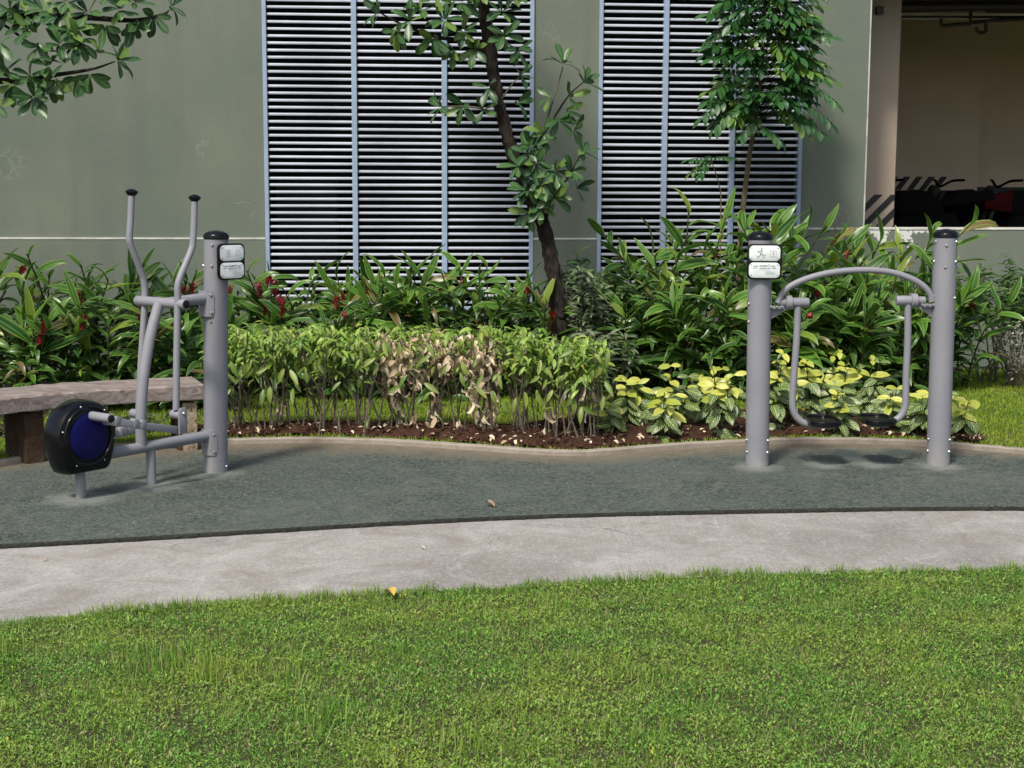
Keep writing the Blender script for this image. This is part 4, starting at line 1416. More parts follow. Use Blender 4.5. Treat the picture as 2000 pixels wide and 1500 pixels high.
# ---- elliptical walker on the left
def elliptical():
    p0 = G(421, 924); f = tocam(p0)
    p0 = p0 - f * PR
    f3 = G(158, 972)
    along = unit(f3 - p0)                           # from the post out to the flywheel
    lat = np.array((-along[1], along[0], 0))        # lateral
    if lat[1] > 0: lat = -lat                       # towards the camera
    t = empty('elliptical_exercise_machine', (p0[0], p0[1], 0), 'grey elliptical walking machine with black flywheel housing and blue disc', 'exercise machine')
    up = np.array((0, 0, 1.0))
    q = lambda x, y, o=0.0: PL(x, y, p0 + lat * o, lat)
    zt = PL(422, 466, p0, f)[2]
    ln = PL(422, 466, p0, f) - p0
    post(p0, zt, PR, t, [(zt - .032, -18), (zt - .148, -20), (zt - .032, 60), (zt - .35, -25), (zt - .46, -25), (.24, -25), (.135, -25), (.03, 62), (.11, -88), (zt - .15, -85)], ln[:2])
    # flanges on the post
    for yy in (580, 852):
        c = q(404, yy + 12)
        ro = PR + .006
        V = []; Fl = []
        na, nz = 14, 6
        for k in range(nz + 1):
            zz = c[2] + .0725 * (2 * k / nz - 1)
            w_ = R(58) - (R(9) if k in (0, nz) else 0)
            for i_ in range(na + 1):
                a_ = -w_ + 2 * w_ * i_ / na
                V.append(p0 + (along * math.cos(a_) + lat * math.sin(a_)) * ro + up * zz)
        for k in range(nz):
            for i_ in range(na):
                b_ = k * (na + 1) + i_
                Fl.append((b_, b_ + 1, b_ + na + 2, b_ + na + 1))
        n0 = len(V)
        V = V + [p0 + np.array((v[0] - p0[0], v[1] - p0[1], 0)) * ((PR - .001) / ro) + up * v[2] for v in V]
        rim_ = [i_ for i_ in range(na + 1)] + [(k + 1) * (na + 1) + na for k in range(nz)] + [nz * (na + 1) + i_ for i_ in range(na - 1, -1, -1)] + [k * (na + 1) for k in range(nz - 1, 0, -1)]
        for k in range(len(rim_)):
            a_, b_ = rim_[k], rim_[(k + 1) % len(rim_)]
            Fl.append((b_, a_, a_ + n0, b_ + n0))
        fl = MB().add(V, Fl).build('flange', M['paint'], t)
        for dz in (.05, -.05):
            n_ = unit(along * math.cos(R(44)) + lat * math.sin(R(44)))
            bolt(p0 + n_ * ro + up * (c[2] + dz), n_, fl)
    # lower beam and its feet
    b0 = q(412, 850); b1 = q(190, 890)
    MB().add(*sweep([p0 + along * .05 + up * b0[2], b1], .030, 18)).build('base_beam', M['paint'], t)
    for x, y in ((296, 946), (158, 972)):
        g = PL(x, y, p0, lat); top = PL(x, 870, p0, lat)
        MB().add(*lathe((g[0], g[1], -.03), up, [(.026, 0), (.026, top[2] + .03)], 18)).build('foot', M['paint'], t)
    # curved strut up to the cross tube
    MB().add(*sweep(catmull([q(276, 872), q(275, 820), q(280, 745), q(293, 660), q(311, 592)], 30), .0295, 16)).build('strut', M['paint'], t)
    cr = q(315, 591)
    MB().add(*lathe(cr - lat * .20, lat, [(.026, 0), (.028, .004), (.028, .396), (.026, .40)], 20)).build('cross_tube', M['paint'], t)
    MB().add(*lathe(cr + lat * .198, lat, [(.022, 0), (.022, .006), (.018, .008)], 18)).build('tube_plug', M['black'], t)
    # upper arm flattened into the post
    e = p0 + along * .045 + up * q(404, 583)[2]
    MB().add(*sweep(catmull([cr, cr * .5 + e * .5, e], 12), np.linspace(.024, .033, 12), 16)).build('upper_arm', M['paint'], t)
    MB().add(*prism([(0, 0), (.075, 0), (0, -.06)], e - up * .015 - along * .02, (along, up, lat), .012)).build('gusset', M['paint'], t)
    # the two handle levers
    for o, pts, low in ((.145, ((380, 392), (379, 430), (377, 470), (373, 490), (353, 538), (347, 560), (347, 590), (345, 700), (344, 800)), (347, 810)),
                        (-.145, ((257, 381), (255, 430), (253, 462), (256, 480), (275, 530), (281, 550), (283, 586), (276, 700), (271, 800)), (268, 808))):
        P = [q(x, y, o) for x, y in pts]
        MB().add(*sweep(catmull(P, 60), .0185, 14)).build('lever', M['paint'], t)
        tp = P[0]; d = unit(P[0] - P[1])
        MB().add(*lathe(tp, d, [(.019, -.004), (.026, .004), (.033, .013), (.034, .018), (.028, .025), (.014, .032), (.003, .034)], 24)).build('grip_knob', M['black_gloss'], t)
        c = q(*low, o)
        MB().add(*lathe(c - lat * .045, lat, [(.022, 0), (.024, .003), (.024, .072), (.022, .075)], 18)).build('pivot', M['paint'], t)
        pv = MB().add(*prism([(-.028, .03), (-.015, .042), (.015, .042), (.028, .03), (.028, -.10), (-.028, -.10)], c + lat * .040, (along, up, lat), .010, .002)).build('pivot_plate', M['paint'], t)
        bolt(c + lat * .047 + up * .012, lat, pv)
        # footboard link from pivot to the crank
        en = q(205, 822, o) if o > 0 else q(214, 850, o)
        st = c - up * .085 + lat * .01
        d = unit(en - st)
        L = np.linalg.norm(en - st)
        side = unit(np.cross(up, d)); vv = np.cross(d, side)
        mb = MB().add(*box((st + en) / 2 + side * .0, (L, .036, .040), (d, side, vv), .003))
        mb.build('link_bar', M['paint'], t)
        mb = MB()
        for k in (.52, .62, .86):
            mb.add(*box(st + d * L * k + vv * .006, (.030, .040, .050), (d, side, vv), .003))
        mb.build('pedal_bracket', M['paint'], t)
    # crank stub and its collar on the near side
    c = q(186, 816, .13)
    MB().add(*lathe(q(178, 812, .075), lat, [(.024, 0), (.024, .155), (.021, .158)], 18)).build('crank', M['paint'], t)
    MB().add(*lathe(q(178, 812, .075) + lat * .156, lat, [(.019, 0), (.019, .010), (.016, .012)], 16)).build('crank_plug', M['black'], t)
    # flywheel housing: round shoulders, narrowing to a flat foot
    hc = q(156, 850)
    out = []
    rw, rh = .188, .188
    for i in range(25):
        a = R(-20 + 220 * i / 24)
        out.append((rw * math.cos(a), rh * math.sin(a)))
    out += [(-.150, -.150), (-.135, -.178), (-.115, -.190), (.115, -.190), (.135, -.178), (.150, -.150)]
    ax = (along, up, np.cross(along, up))
    hs = MB().add(*prism(out, hc, ax, .15, .03)).build('flywheel_housing', M['black_gloss'], t)
    # raised rim round the blue disc on the near face
    lip = np.array([hc + lat * .075 + along * .150 * math.cos(a) + up * (.150 * math.sin(a) + .004) for a in np.linspace(0, 2 * math.pi, 49)])
    MB().add(*sweep(lip, .010, 10, cap=False)).build('housing_rim', M['black_gloss'], hs)
    MB().add(*lathe(hc + lat * .072 + up * .002, lat, [(.122, 0), (.122, .008), (.116, .011), (.05, .013), (.004, .0135)], 48)).build('blue_disc', M['blue'], t)
    MB().add(*lathe(hc - lat * .072 + up * .002, -lat, [(.122, 0), (.122, .008), (.116, .011), (.05, .013), (.004, .0135)], 48)).build('blue_disc', M['blue'], t)
    for a in (15, 75, 130, 190, 235, 300):
        bolt(hc + along * .165 * math.cos(R(a)) + up * .165 * math.sin(R(a)) + lat * .071, lat, hs, .7)
    # sign on the post's right shoulder, turned away from the flywheel
    nn = unit(f * .80 + np.array((.60, 0, 0)))
    nn = unit(f * math.cos(R(28)) + np.array((-f[1], f[0], 0)) * math.sin(R(28)))
    sc = p0 + nn * (PR + .013)
    sc = PL(451, 511, sc, f)
    sign(sc, nn, t, .165, .203, 'walker')
    return t


elliptical()


# ------------------------------------------------------------------ bench
def bench():
    # curved slab: near top edge and far top edge read on a plane 0.40 m above the ground
    hz = 0.41
    near = np.array([G(x, y, hz) for x, y in ((-260, 803), (-120, 791), (0, 778), (130, 766), (270, 757), (397, 751))])
    c = near[2]
    t = empty('bench', (c[0], c[1], 0), 'curved weathered timber slab bench on stone blocks behind the elliptical machine', 'bench')
    N = catmull(near, 40)
    T = np.gradient(N, axis=0); T /= np.linalg.norm(T, axis=1)[:, None]
    B = np.stack([-T[:, 1], T[:, 0], np.zeros(len(N))], 1)
    wd = 0.40
    prof = [(0.004, -.095), (0.0, -.09), (0.0, -.012), (.010, 0.0), (wd - .01, 0.002), (wd, -.01), (wd, -.095)]
    jig = rng.normal(0, .002, (len(N), len(prof)))
    V = np.vstack([N + B * w + np.stack([np.zeros(len(N)), np.zeros(len(N)), h + jig[:, k]], 1) for k, (w, h) in enumerate(prof)])
    n = len(N); m = len(prof)
    Fc = [(k * n + i, ((k + 1) % m) * n + i, ((k + 1) % m) * n + i + 1, k * n + i + 1) for k in range(m) for i in range(n - 1)]
    Fc += [tuple(k * n for k in range(m)), tuple(k * n + n - 1 for k in range(m - 1, -1, -1))]
    obj('seat_slab', V, Fc, M['wood'], t, smooth=False)
    for i, wl in ((37, .19), (20, .22), (2, .2)):
        p = N[i]; tg = T[i]; bb = B[i]
        cc = p + bb * .20 + np.array((0, 0, -hz + (hz - .105) / 2 - .01))
        o = obj('block_leg', *box(cc, (wl * .55, .30, hz - .085), (tg, bb, np.array((0, 0, 1.0))), .01), M['stone_dark'], t, smooth=False)
        if i == 37: obj('pale_facing', *box(cc - bb * .158 + tg * .02, (wl * .46, .02, hz - .10), (tg, bb, np.array((0, 0, 1.0))), .004), M['stone'], o, smooth=False)


bench()


# ------------------------------------------------------------------ floodlight in the bed
def floodlight():
    g = G(1133, 852)
    t = empty('floodlight', (g[0], g[1], 0.02), 'black garden floodlight tilted on a stake in the soil beside the hedge', 'floodlight')
    c = D(1137, 818, g[1])
    a = R(-22)
    ax = np.array((math.cos(a), 0.1, math.sin(a))); ax = unit(ax)
    up = unit(np.cross(np.cross(ax, (0, 0, 1.0)), ax)); dp = np.cross(ax, up)
    b = obj('lamp_body', *box(c, (.125, .07, .075), (ax, dp, up), .008), M['floodlight'], t)
    obj('trim', *box(c + up * .040 - dp * .0, (.130, .078, .006), (ax, dp, up), .002), M['floodlight_edge'], b)
    obj('lens', *box(c + up * .0445, (.112, .060, .003), (ax, dp, up), .001), M['lamp_glass'], b)
    MB().add(*sweep([c - up * .03, (g[0], g[1], -0.02)], .011, 8)).build('stake', M['floodlight'], t)
    yk = MB()
    for s in (-1, 1):
        yk.add(*sweep([c + ax * .066 * s, c + ax * .05 * s - up * .06], .006, 6))
    yk.build('yoke', M['floodlight'], t)


floodlight()

# ------------------------------------------------------------------ plants
def stems_mesh(paths, r0, r1, ns=5):
    mb = MB()
    for P in paths:
        mb.add(*sweep(P, np.linspace(r0, r1, len(P)), ns, cap=False))
    return mb


ORD = ['first', 'second', 'third', 'fourth', 'fifth', 'sixth', 'seventh', 'eighth', 'ninth', 'tenth', 'eleventh', 'twelfth', 'thirteenth', 'fourteenth', 'fifteenth', 'sixteenth', 'seventeenth', 'eighteenth', 'nineteenth', 'twentieth']

# ---- red ginger
GL = []
for i in range(12):
    V, Fc, uv = leaf(random.uniform(.22, .40), random.uniform(.056, .088), 7, random.uniform(.15, 1.7), random.uniform(.15, .6), 'lance', random.uniform(-.8, .8), random.uniform(.05, .3))
    GL.append(mesh_from('ginger_leaf', V, Fc, M['ginger'], True, uv))


T_GLOW = [leaf(random.uniform(.22, .34), random.uniform(.05, .07), 5, b, .35, 'lance', random.uniform(-.6, .6)) for b in (.4, .9, 1.4, 1.8)]


def flower_mesh(seed):
    random.seed(seed)
    V0, F0, u0 = leaf(.040, .020, 3, -.5, .6, 'oval')
    mats = []
    for i in range(34):
        t = i / 33
        a = i * 2.4
        tilt = 0.35 + 0.55 * (1 - t)
        d = (math.cos(a) * math.sin(tilt + .3), math.sin(a) * math.sin(tilt + .3), math.cos(tilt + .3))
        mats.append(look((0.004 * math.cos(a), .004 * math.sin(a), .13 * t), d, (-math.cos(a) * .3, -math.sin(a) * .3, 1), 1.15 - .45 * t))
    V, Fc, uv, rn = scatter([(V0, F0, u0)], mats)
    return mesh_from('flower', V, Fc, M['ginger_flower'], True, uv, rn)


FLOWERS = [flower_mesh(s) for s in (1, 2)]
random.seed(31)


def ginger(base, h, nst, lean, label, group, spread=.22, flowers=.25, lmul=1.0):
    t = empty('ginger_plant', base, label, 'plant', group)
    base = np.array(base, float)
    paths = []
    for s in range(nst + 1):
        b = base + np.array((random.gauss(0, spread * .35), random.gauss(0, spread * .25), 0))
        b[2] = -.01
        hh = h * random.uniform(.72, 1.05)
        out = rdir(-.1, .1) * random.uniform(.05, .35) * hh + np.array(lean) * hh
        out[2] = 0
        pts = catmull([b, b + out * .18 + np.array((0, 0, hh * .38)), b + out * .5 + np.array((0, 0, hh * .72)), b + out * 1.0 + np.array((0, 0, hh * .97))], 14)
        paths.append(pts)
        az = random.uniform(0, math.pi)
        # leaves in two ranks, most plants turn their ranks to face the light
        if random.random() < .6: az = random.gauss(0, .6)
        lat = np.array((math.cos(az), math.sin(az), 0))
        nl = random.randint(10, 13)
        for k in range(nl):
            tt = .14 + .86 * (k + .3) / nl
            i = min(12, int(tt * 13)); u = tt * 13 - i
            p = pts[i] * (1 - u) + pts[i + 1] * u
            tg = unit(pts[min(13, i + 1)] - pts[i])
            sgn = 1 if k % 2 else -1
            open_ = 1.10 - .55 * tt + random.gauss(0, .14)
            if k == nl - 1: open_ = .2
            d = unit(tg * math.cos(open_) + (lat * sgn + rdir(-.3, .3) * .55) * math.sin(open_))
            upv = unit(tg * .8 - lat * sgn * .5 + np.array((0, -.45, .35)) + rdir() * .5)
            sc = lmul * random.uniform(.6, 1.15) * (.8 + .35 * math.sin(math.pi * min(1, tt)))
            m = look(p - base, d, upv, sc)
            inst('leaf', random.choice(GL), m, t)
        if random.random() < flowers:
            m = look(pts[-2] - base + np.array((random.gauss(0, .04), -.06, -.02)), (1, 0, 0), unit(pts[-1] - pts[-2] + rdir() * .6), random.uniform(.65, 1.05))
            inst('flower', random.choice(FLOWERS), m, t)
    stems_mesh(paths, .009, .005).build('canes', M['twig_green'], t)
    low = []
    for k in range(85):
        P = random.choice(paths)
        q = P[random.randint(1, 9)] + np.array((random.gauss(0, .09), random.gauss(0, .08), random.gauss(0, .03)))
        q[2] = max(.04, q[2])
        d = unit(rdir(-.3, .5) + np.array((0, -.2, .1)))
        low.append(look(q, d, unit(np.array((0, -.4, 1)) + rdir() * .4), random.uniform(.55, 1.0)))
    V, Fc, uv, rn = scatter(T_GLOW, low)
    obj('lower_foliage', V, Fc, M['ginger_low'], t, True, uv, rn)['kind'] = 'stuff'
    return t


def ginger_row(spots, what, group, **kw):
    for i, (px, gyd, h, n, lx) in enumerate(sorted(spots)):
        p = D(px, 700, gyd)
        ginger((p[0], p[1], 0.0), h, n, (lx, -.10, 0), '%s, %s from the left' % (what, ORD[i]), group, **kw)


ginger_row([(-60, 10.9, 1.10, 4, -.05), (10, 11.2, 1.16, 4, -.1), (60, 10.7, .9, 4, .05), (115, 11.3, 1.22, 4, .05), (165, 10.8, .85, 4, 0), (215, 11.1, 1.05, 4, .1), (262, 11.4, .95, 3, .05), (310, 10.9, .88, 4, .05), (352, 11.3, 1.0, 4, .1), (395, 11.0, .72, 3, .05), (-130, 11.2, 1.1, 4, .1)],
           'red-flowered ginger plant behind the timber bench', 'ginger plants behind the bench', flowers=.34)
ginger_row([(505, 11.9, 1.0, 4, .0), (545, 11.6, .82, 4, -.12), (600, 11.8, .9, 4, 0), (650, 11.5, .82, 4, .1), (705, 11.9, 1.0, 4, -.05), (755, 11.6, .95, 4, .05), (800, 11.9, 1.05, 4, .1), (850, 11.5, .95, 4, 0), (895, 11.8, 1.05, 4, .1), (945, 11.6, 1.0, 4, .15), (1000, 11.9, .9, 4, .05), (1045, 11.6, .85, 4, -.1), (470, 11.8, .72, 3, .05)],
           'red-flowered ginger plant between the hedge and the wide louvre', 'ginger plants behind the hedge', flowers=.3)
ginger_row([(1215, 12.2, 1.1, 3, -.05), (1280, 12.0, 1.35, 4, -.12), (1345, 12.3, 1.45, 4, .0), (1400, 11.9, 1.42, 5, .05), (1455, 12.3, 1.45, 4, .05), (1520, 12.0, 1.42, 5, .05), (1575, 12.4, 1.2, 4, .12), (1630, 12.1, 1.1, 5, .0), (1690, 12.5, 1.2, 4, .05), (1745, 12.1, 1.05, 5, 0), (1800, 12.4, 1.35, 4, .12), (1855, 12.2, .9, 4, .1), (1340, 11.6, .85, 4, .0), (1440, 11.6, .85, 4, .1), (1560, 11.7, .8, 4, .1), (1670, 11.8, .85, 5, .05), (1780, 11.9, .8, 4, .1), (1240, 11.7, .85, 4, .05)],
           'tall striped-leaf ginger plant behind the swing machine', 'ginger plants behind the swing machine', flowers=.09, lmul=1.1)


# ---- bushes of small leaves
def bush(name, px, gyd, ztop, wid, dep, n, tm, mat, label, cat, group=None, nst=8, zlo=.25, droop=.5, up=.3, stem=None, splay=.6):
    p = D(px, 700, gyd)
    base = np.array((p[0], p[1], 0.0))
    t = empty(name, base, label, cat, group)
    paths = []; mats = []
    for s in range(nst):
        tip = base + np.array((random.uniform(-.5, .5) * wid, random.uniform(-.5, .5) * dep, ztop * random.uniform(.68, 1.0)))
        b = base + np.array((random.gauss(0, wid * .10), random.gauss(0, dep * .10), -.01))
        pts = catmull([b, b * .45 + tip * .55 + np.array((random.gauss(0, .04), random.gauss(0, .04), .0)), tip], 9)
        paths.append(pts)
        for k in range(n // nst):
            tt = random.uniform(zlo, 1.0) ** .75
            i = min(7, int(tt * 8)); u = tt * 8 - i
            q = pts[i] * (1 - u) + pts[i + 1] * u + rdir() * random.uniform(0, .06)
            out = unit(rdir(-.2, .2) * 1.0 + unit(q - base) * splay * .4 + np.array((0, -.25, up - droop * random.random())))
            mats.append(look(q, out, unit(np.array((0, -.35, 1)) + rdir() * .35), random.uniform(.7, 1.15)))
    stems_mesh(paths, .008, .003).build('stems', stem or M['twig'], t)
    V, Fc, uv, rn = scatter(tm, mats)
    o = obj('foliage', V, Fc, mat, t, True, uv, rn)
    o['kind'] = 'stuff'
    return t


T_NARROW = [leaf(.11, .028, 4, b, .3, 'lance') for b in (.3, .8, 1.2)]
T_OVAL = [leaf(.09, .035, 4, b, .3, 'oval') for b in (.3, .9)]
T_TINY = [leaf(.035, .018, 2, b, .3, 'oval') for b in (.2, .7)]
bush('leafy_shrub', 1140, 11.6, 1.05, .62, .5, 800, T_NARROW, M['shrub_grey'], 'grey-green narrow-leaved shrub rising beside the slanting trunk', 'shrub', nst=12)
bush('leafy_shrub', 1215, 11.8, 1.16, .75, .5, 950, T_NARROW, M['shrub'], 'deep green shrub between the grey-green shrub and the tall ginger', 'shrub', nst=12)
bush('leafy_shrub', 1160, 11.1, .62, .45, .4, 420, T_NARROW, M['shrub_grey'], 'low grey-green shrub just behind the hedge end', 'shrub', nst=9)
bush('leafy_shrub', 1925, 12.6, .98, .62, .45, 560, T_NARROW, M['shrub'], 'dark leafy shrub against the low wall right of the tall post', 'shrub', nst=10, zlo=.4)
bush('leafy_shrub', 2010, 12.7, 1.08, .62, .45, 620, T_NARROW, M['shrub'], 'dark leafy shrub at the picture edge against the low wall', 'shrub', nst=10, zlo=.4)
bush('cream_shrub', 1985, 12.35, .58, .5, .35, 700, T_TINY, M['shrub_white'], 'cream-speckled small-leaved shrub at the picture edge beside the lawn', 'shrub', nst=14, zlo=.15)
bush('ground_cover', 20, 9.75, .30, .8, .5, 1500, T_TINY, M['cover'], 'small dark-leaved ground cover plant under the bench end', 'plant', nst=24, zlo=.05)
bush('ground_cover', 262, 10.0, .10, .45, .3, 500, T_TINY, M['cover'], 'low dark ground cover behind the flywheel housing', 'plant', nst=16, zlo=.05)


# ---- hedge
T_HEDGE = [leaf(l, w, 4, b, .3, 'lance', tw) for l, w, b, tw in ((.085, .030, .6, .3), (.075, .027, 1.1, -.3), (.06, .023, .4, 0), (.10, .034, 1.5, .2), (.045, .018, .3, .4), (.055, .02, .9, -.5))]
HL = [mesh_from('hanging_leaf', *leaf(.12, .042, 5, b, .35, 'lance')[:2], M['hedge_one'], True, leaf(.12, .042, 5, b, .35, 'lance')[2]) for b in (.3, .8)]
T_DRY = [leaf(l, w, 5, b, .9, 'lance', tw, .5) for l, w, b, tw in ((.085, .034, 1.4, .9), (.07, .026, 2.4, -1.4), (.10, .04, 1.0, 1.8), (.05, .03, 3.0, .6))]


def hedge():
    xs = [470, 545, 622, 700, 778, 856, 934, 1012, 1085, 1140]
    for i, px in enumerate(xs):
        py = 850 + max(0, (px - 850) / 300) * 18
        g = G(px, py)
        base = np.array((g[0], g[1] + .05, 0.02))
        dead = {4: .5, 5: .42, 6: .6}.get(i, 0)
        desc = 'green hedge shrub with bare lower stems' if not dead else 'hedge shrub with tan dried leaves'
        t = empty('hedge_shrub', base, '%s, %s along from the elliptical machine post' % (desc, ORD[i]), 'shrub', 'shrubs forming the clipped hedge')
        paths = []; mats = []; dry = []; single = []
        top = .70 if i < 8 else .66
        nst = 13
        for s in range(nst):
            b = base + np.array((random.gauss(0, .07), random.gauss(0, .06), -.03))
            tip = base + np.array((random.uniform(-.19, .19), random.uniform(-.24, .20), top * random.uniform(.72, 1.05)))
            mid = b * .5 + tip * .5 + np.array((random.gauss(0, .025), random.gauss(0, .025), .02))
            pts = catmull([b, mid, tip], 8)
            paths.append(pts)
            for br in range(2):
                a = pts[random.randint(3, 6)]
                e = a + np.array((random.uniform(-.12, .12), random.uniform(-.12, .1), random.uniform(.05, .22)))
                e[2] = min(e[2], top)
                paths.append(catmull([a, e], 4))
        ends = [p[-1] for p in paths]
        isdead = [random.random() < dead for _ in paths]
        for k in range(520):
            j = random.randrange(len(paths))
            P = paths[j]
            tt = random.random() ** .45
            q = P[int(tt * (len(P) - 1))] + np.array((random.gauss(0, .045), random.gauss(0, .045), random.gauss(0, .02)))
            if q[2] < top * random.uniform(.50, .86): q[2] = top * random.uniform(.66, 1.04) if random.random() < .8 else q[2] + .12
            q[2] = min(q[2], top + random.uniform(-.07, .05))
            d = unit(rdir(-.1, .1) + np.array((0, -.30, random.uniform(-1.3, .35))))
            m = look(q, d, unit(np.array((0, -.4, 1.0)) + rdir() * .3), random.uniform(.65, 1.1))
            front = q[1] < base[1] + .05
            if isdead[j] and front and q[2] < top * .95: dry.append(m)
            elif dead > .3 and front and q[2] < top * .80 and random.random() < .75:
                if random.random() < .4: dry.append(m)
            else: mats.append(m)
        if dead:
            for k in range(int(46 * dead)):        # strings of dead leaves hanging on bare stems
                P = paths[3 * random.randrange(nst)]
                q0 = P[random.randint(1, 6)] + np.array((0, -.03, 0))
                for s in range(random.randint(2, 5)):
                    q = q0 + np.array((random.gauss(0, .018), random.gauss(0, .018), -s * .028))
                    dry.append(look(q, unit(np.array((random.gauss(0, .35), random.gauss(0, .35), -1))), rdir(-.3, .3), random.uniform(.6, 1.05)))
        elif i in (0, 1, 8, 9):
            for k in range(10):
                q = base + np.array((random.gauss(0, .1), random.uniform(-.18, 0), random.uniform(.05, .4)))
                P = paths[3 * random.randrange(nst)]
                dry.append(look(P[random.randint(1, 4)], unit(np.array((random.gauss(0, .35), -.2, -1))), rdir(-.3, .3), random.uniform(.6, 1)))
        stems_mesh(paths, .0058, .0024, 4).build('stems', M['twig'], t)
        V, Fc, uv, rn = scatter(T_HEDGE, mats)
        obj('foliage', V, Fc, M['hedge'], t, True, uv, rn)['kind'] = 'stuff'
        if dry:
            V, Fc, uv, rn = scatter(T_DRY, dry)
            o = obj('dried_leaves', V, Fc, M['dry'], t, True, uv, rn)
            o['kind'] = 'stuff'; o['label'] = 'curled tan dried leaves'
        for k in range(7):
            z = random.uniform(.25, .64)
            q = np.array((random.uniform(-.15, .15), random.uniform(-.27, -.16), z * top / .7))
            inst('leaf', random.choice(HL), look(q, unit(np.array((random.gauss(0, .5), -.35, random.uniform(-1, -.4)))), (random.gauss(0, .4), -1, .3), random.uniform(.6, 1.0)), t)


hedge()

# ---- yellow-topped veined plants
ZL = []; ZY = []
for b in (.4, .8, 1.2):
    V, Fc, uv = leaf(.145, .062, 6, b, .22, 'oval', 0, .15)
    ZL.append(mesh_from('veined_leaf', V, Fc, M['zebra'], True, uv))
    V, Fc, uv = leaf(.125, .055, 5, b * .8, .25, 'oval', 0, .12)
    ZY.append(mesh_from('yellow_leaf', V, Fc, M['zebra_yellow'], True, uv))


def veined():
    spots = [(1200, 862, .27, 2), (1240, 850, .36, 3), (1296, 868, .34, 3), (1322, 852, .42, 3), (1372, 846, .40, 3), (1418, 862, .44, 4), (1500, 852, .50, 4), (1540, 848, .40, 3), (1585, 838, .42, 4), (1648, 862, .34, 3), (1640, 836, .46, 4), (1700, 838, .42, 3), (1745, 856, .28, 3), (1788, 862, .27, 3), (1832, 852, .26, 3), (1882, 868, .30, 2)]
    for i, (px, py, h, ns) in enumerate(sorted(spots)):
        g = G(px, py - 6)
        base = np.array((g[0], g[1], .03))
        t = empty('veined_plant', base, 'yellow-topped white-veined plant in the kerb bed, %s from the hedge end' % ORD[i], 'plant', 'yellow-topped plants in the kerb bed')
        paths = []
        for s in range(ns):
            tip = base + np.array((random.uniform(-.11, .11), random.uniform(-.10, .06), h * random.uniform(.78, 1.02)))
            pts = catmull([base + np.array((random.gauss(0, .02), random.gauss(0, .02), -.04)), base * .5 + tip * .5 + rdir() * .02, tip], 9)
            paths.append(pts)
            lv = 6
            a0 = random.uniform(0, 3)
            yel = random.random() < .78
            for k in range(lv):
                tt = .22 + .78 * k / (lv - 1)
                p = pts[int(tt * 8)]
                for s2 in (0, 1):
                    a = a0 + k * math.pi / 2 + s2 * math.pi
                    ht = tt
                    d = unit(np.array((math.cos(a), math.sin(a) * .9 - .25, (-.75 + .95 * ht) + random.gauss(0, .2))))
                    young = yel and (k >= lv - 2 or (k == lv - 3 and random.random() < .3))
                    if h < .3 and k < lv - 1 and random.random() < .7: young = False
                    sc = random.uniform(.8, 1.1) * (.72 if k == lv - 1 else 1.0)
                    inst('leaf', random.choice(ZY if young else ZL), look(p - base, d, unit(np.array((0, -.85, .7)) + rdir() * .2), sc), t)
        stems_mesh(paths, .005, .003).build('stems', M['twig_green'], t)


veined()

# ---- trees with leathery leaves
TL = []
for b, s in ((.25, 1), (.6, 1), (.9, 1), (.1, 1), (-.3, 1)):
    V, Fc, uv = leaf(.150, .058, 6, b, .28, 'obov', random.uniform(-.2, .2), .08)
    TL.append(mesh_from('tree_leaf', V, Fc, M['tree_leaf'], True, uv))


def rosette(p, axis, n, parent, base, s=1.0):
    axis = unit(axis)
    x, y, z = frame(axis)
    a0 = random.uniform(0, 6)
    for k in range(n):
        a = a0 + k * 2.4
        op = random.uniform(.55, 1.35)
        d = z * math.cos(op) + (x * math.cos(a) + y * math.sin(a)) * math.sin(op)
        d = unit(d + np.array((0, 0, -.15)))
        inst('leaf', random.choice(TL), look(p - base + d * .01, d, unit(z + np.array((0, 0, .6))), s * random.uniform(.7, 1.1)), parent)


def branch_of(pts, r0, r1, n=16):
    return catmull(pts, n), np.linspace(r0, r1, n)


def crown_cloud(parent, centre, rad, n, mat, tm):
    mats = []
    cl = [np.array(centre) + rdir() * np.array(rad) * random.uniform(.35, 1) for _ in range(34)]
    for k in range(n):
        c = random.choice(cl)
        q = c + rdir() * random.uniform(.05, .30)
        mats.append(look(q, unit(rdir() + np.array((0, 0, -.2))), unit(np.array((0, 0, 1)) + rdir() * .5), random.uniform(.8, 1.1)))
    V, Fc, uv, rn = scatter(tm, mats)
    o = obj('crown', V, Fc, mat, parent, True, uv, rn)
    o['kind'] = 'stuff'


T_TREE = [leaf(.150, .058, 4, b, .28, 'obov') for b in (.25, .7)]


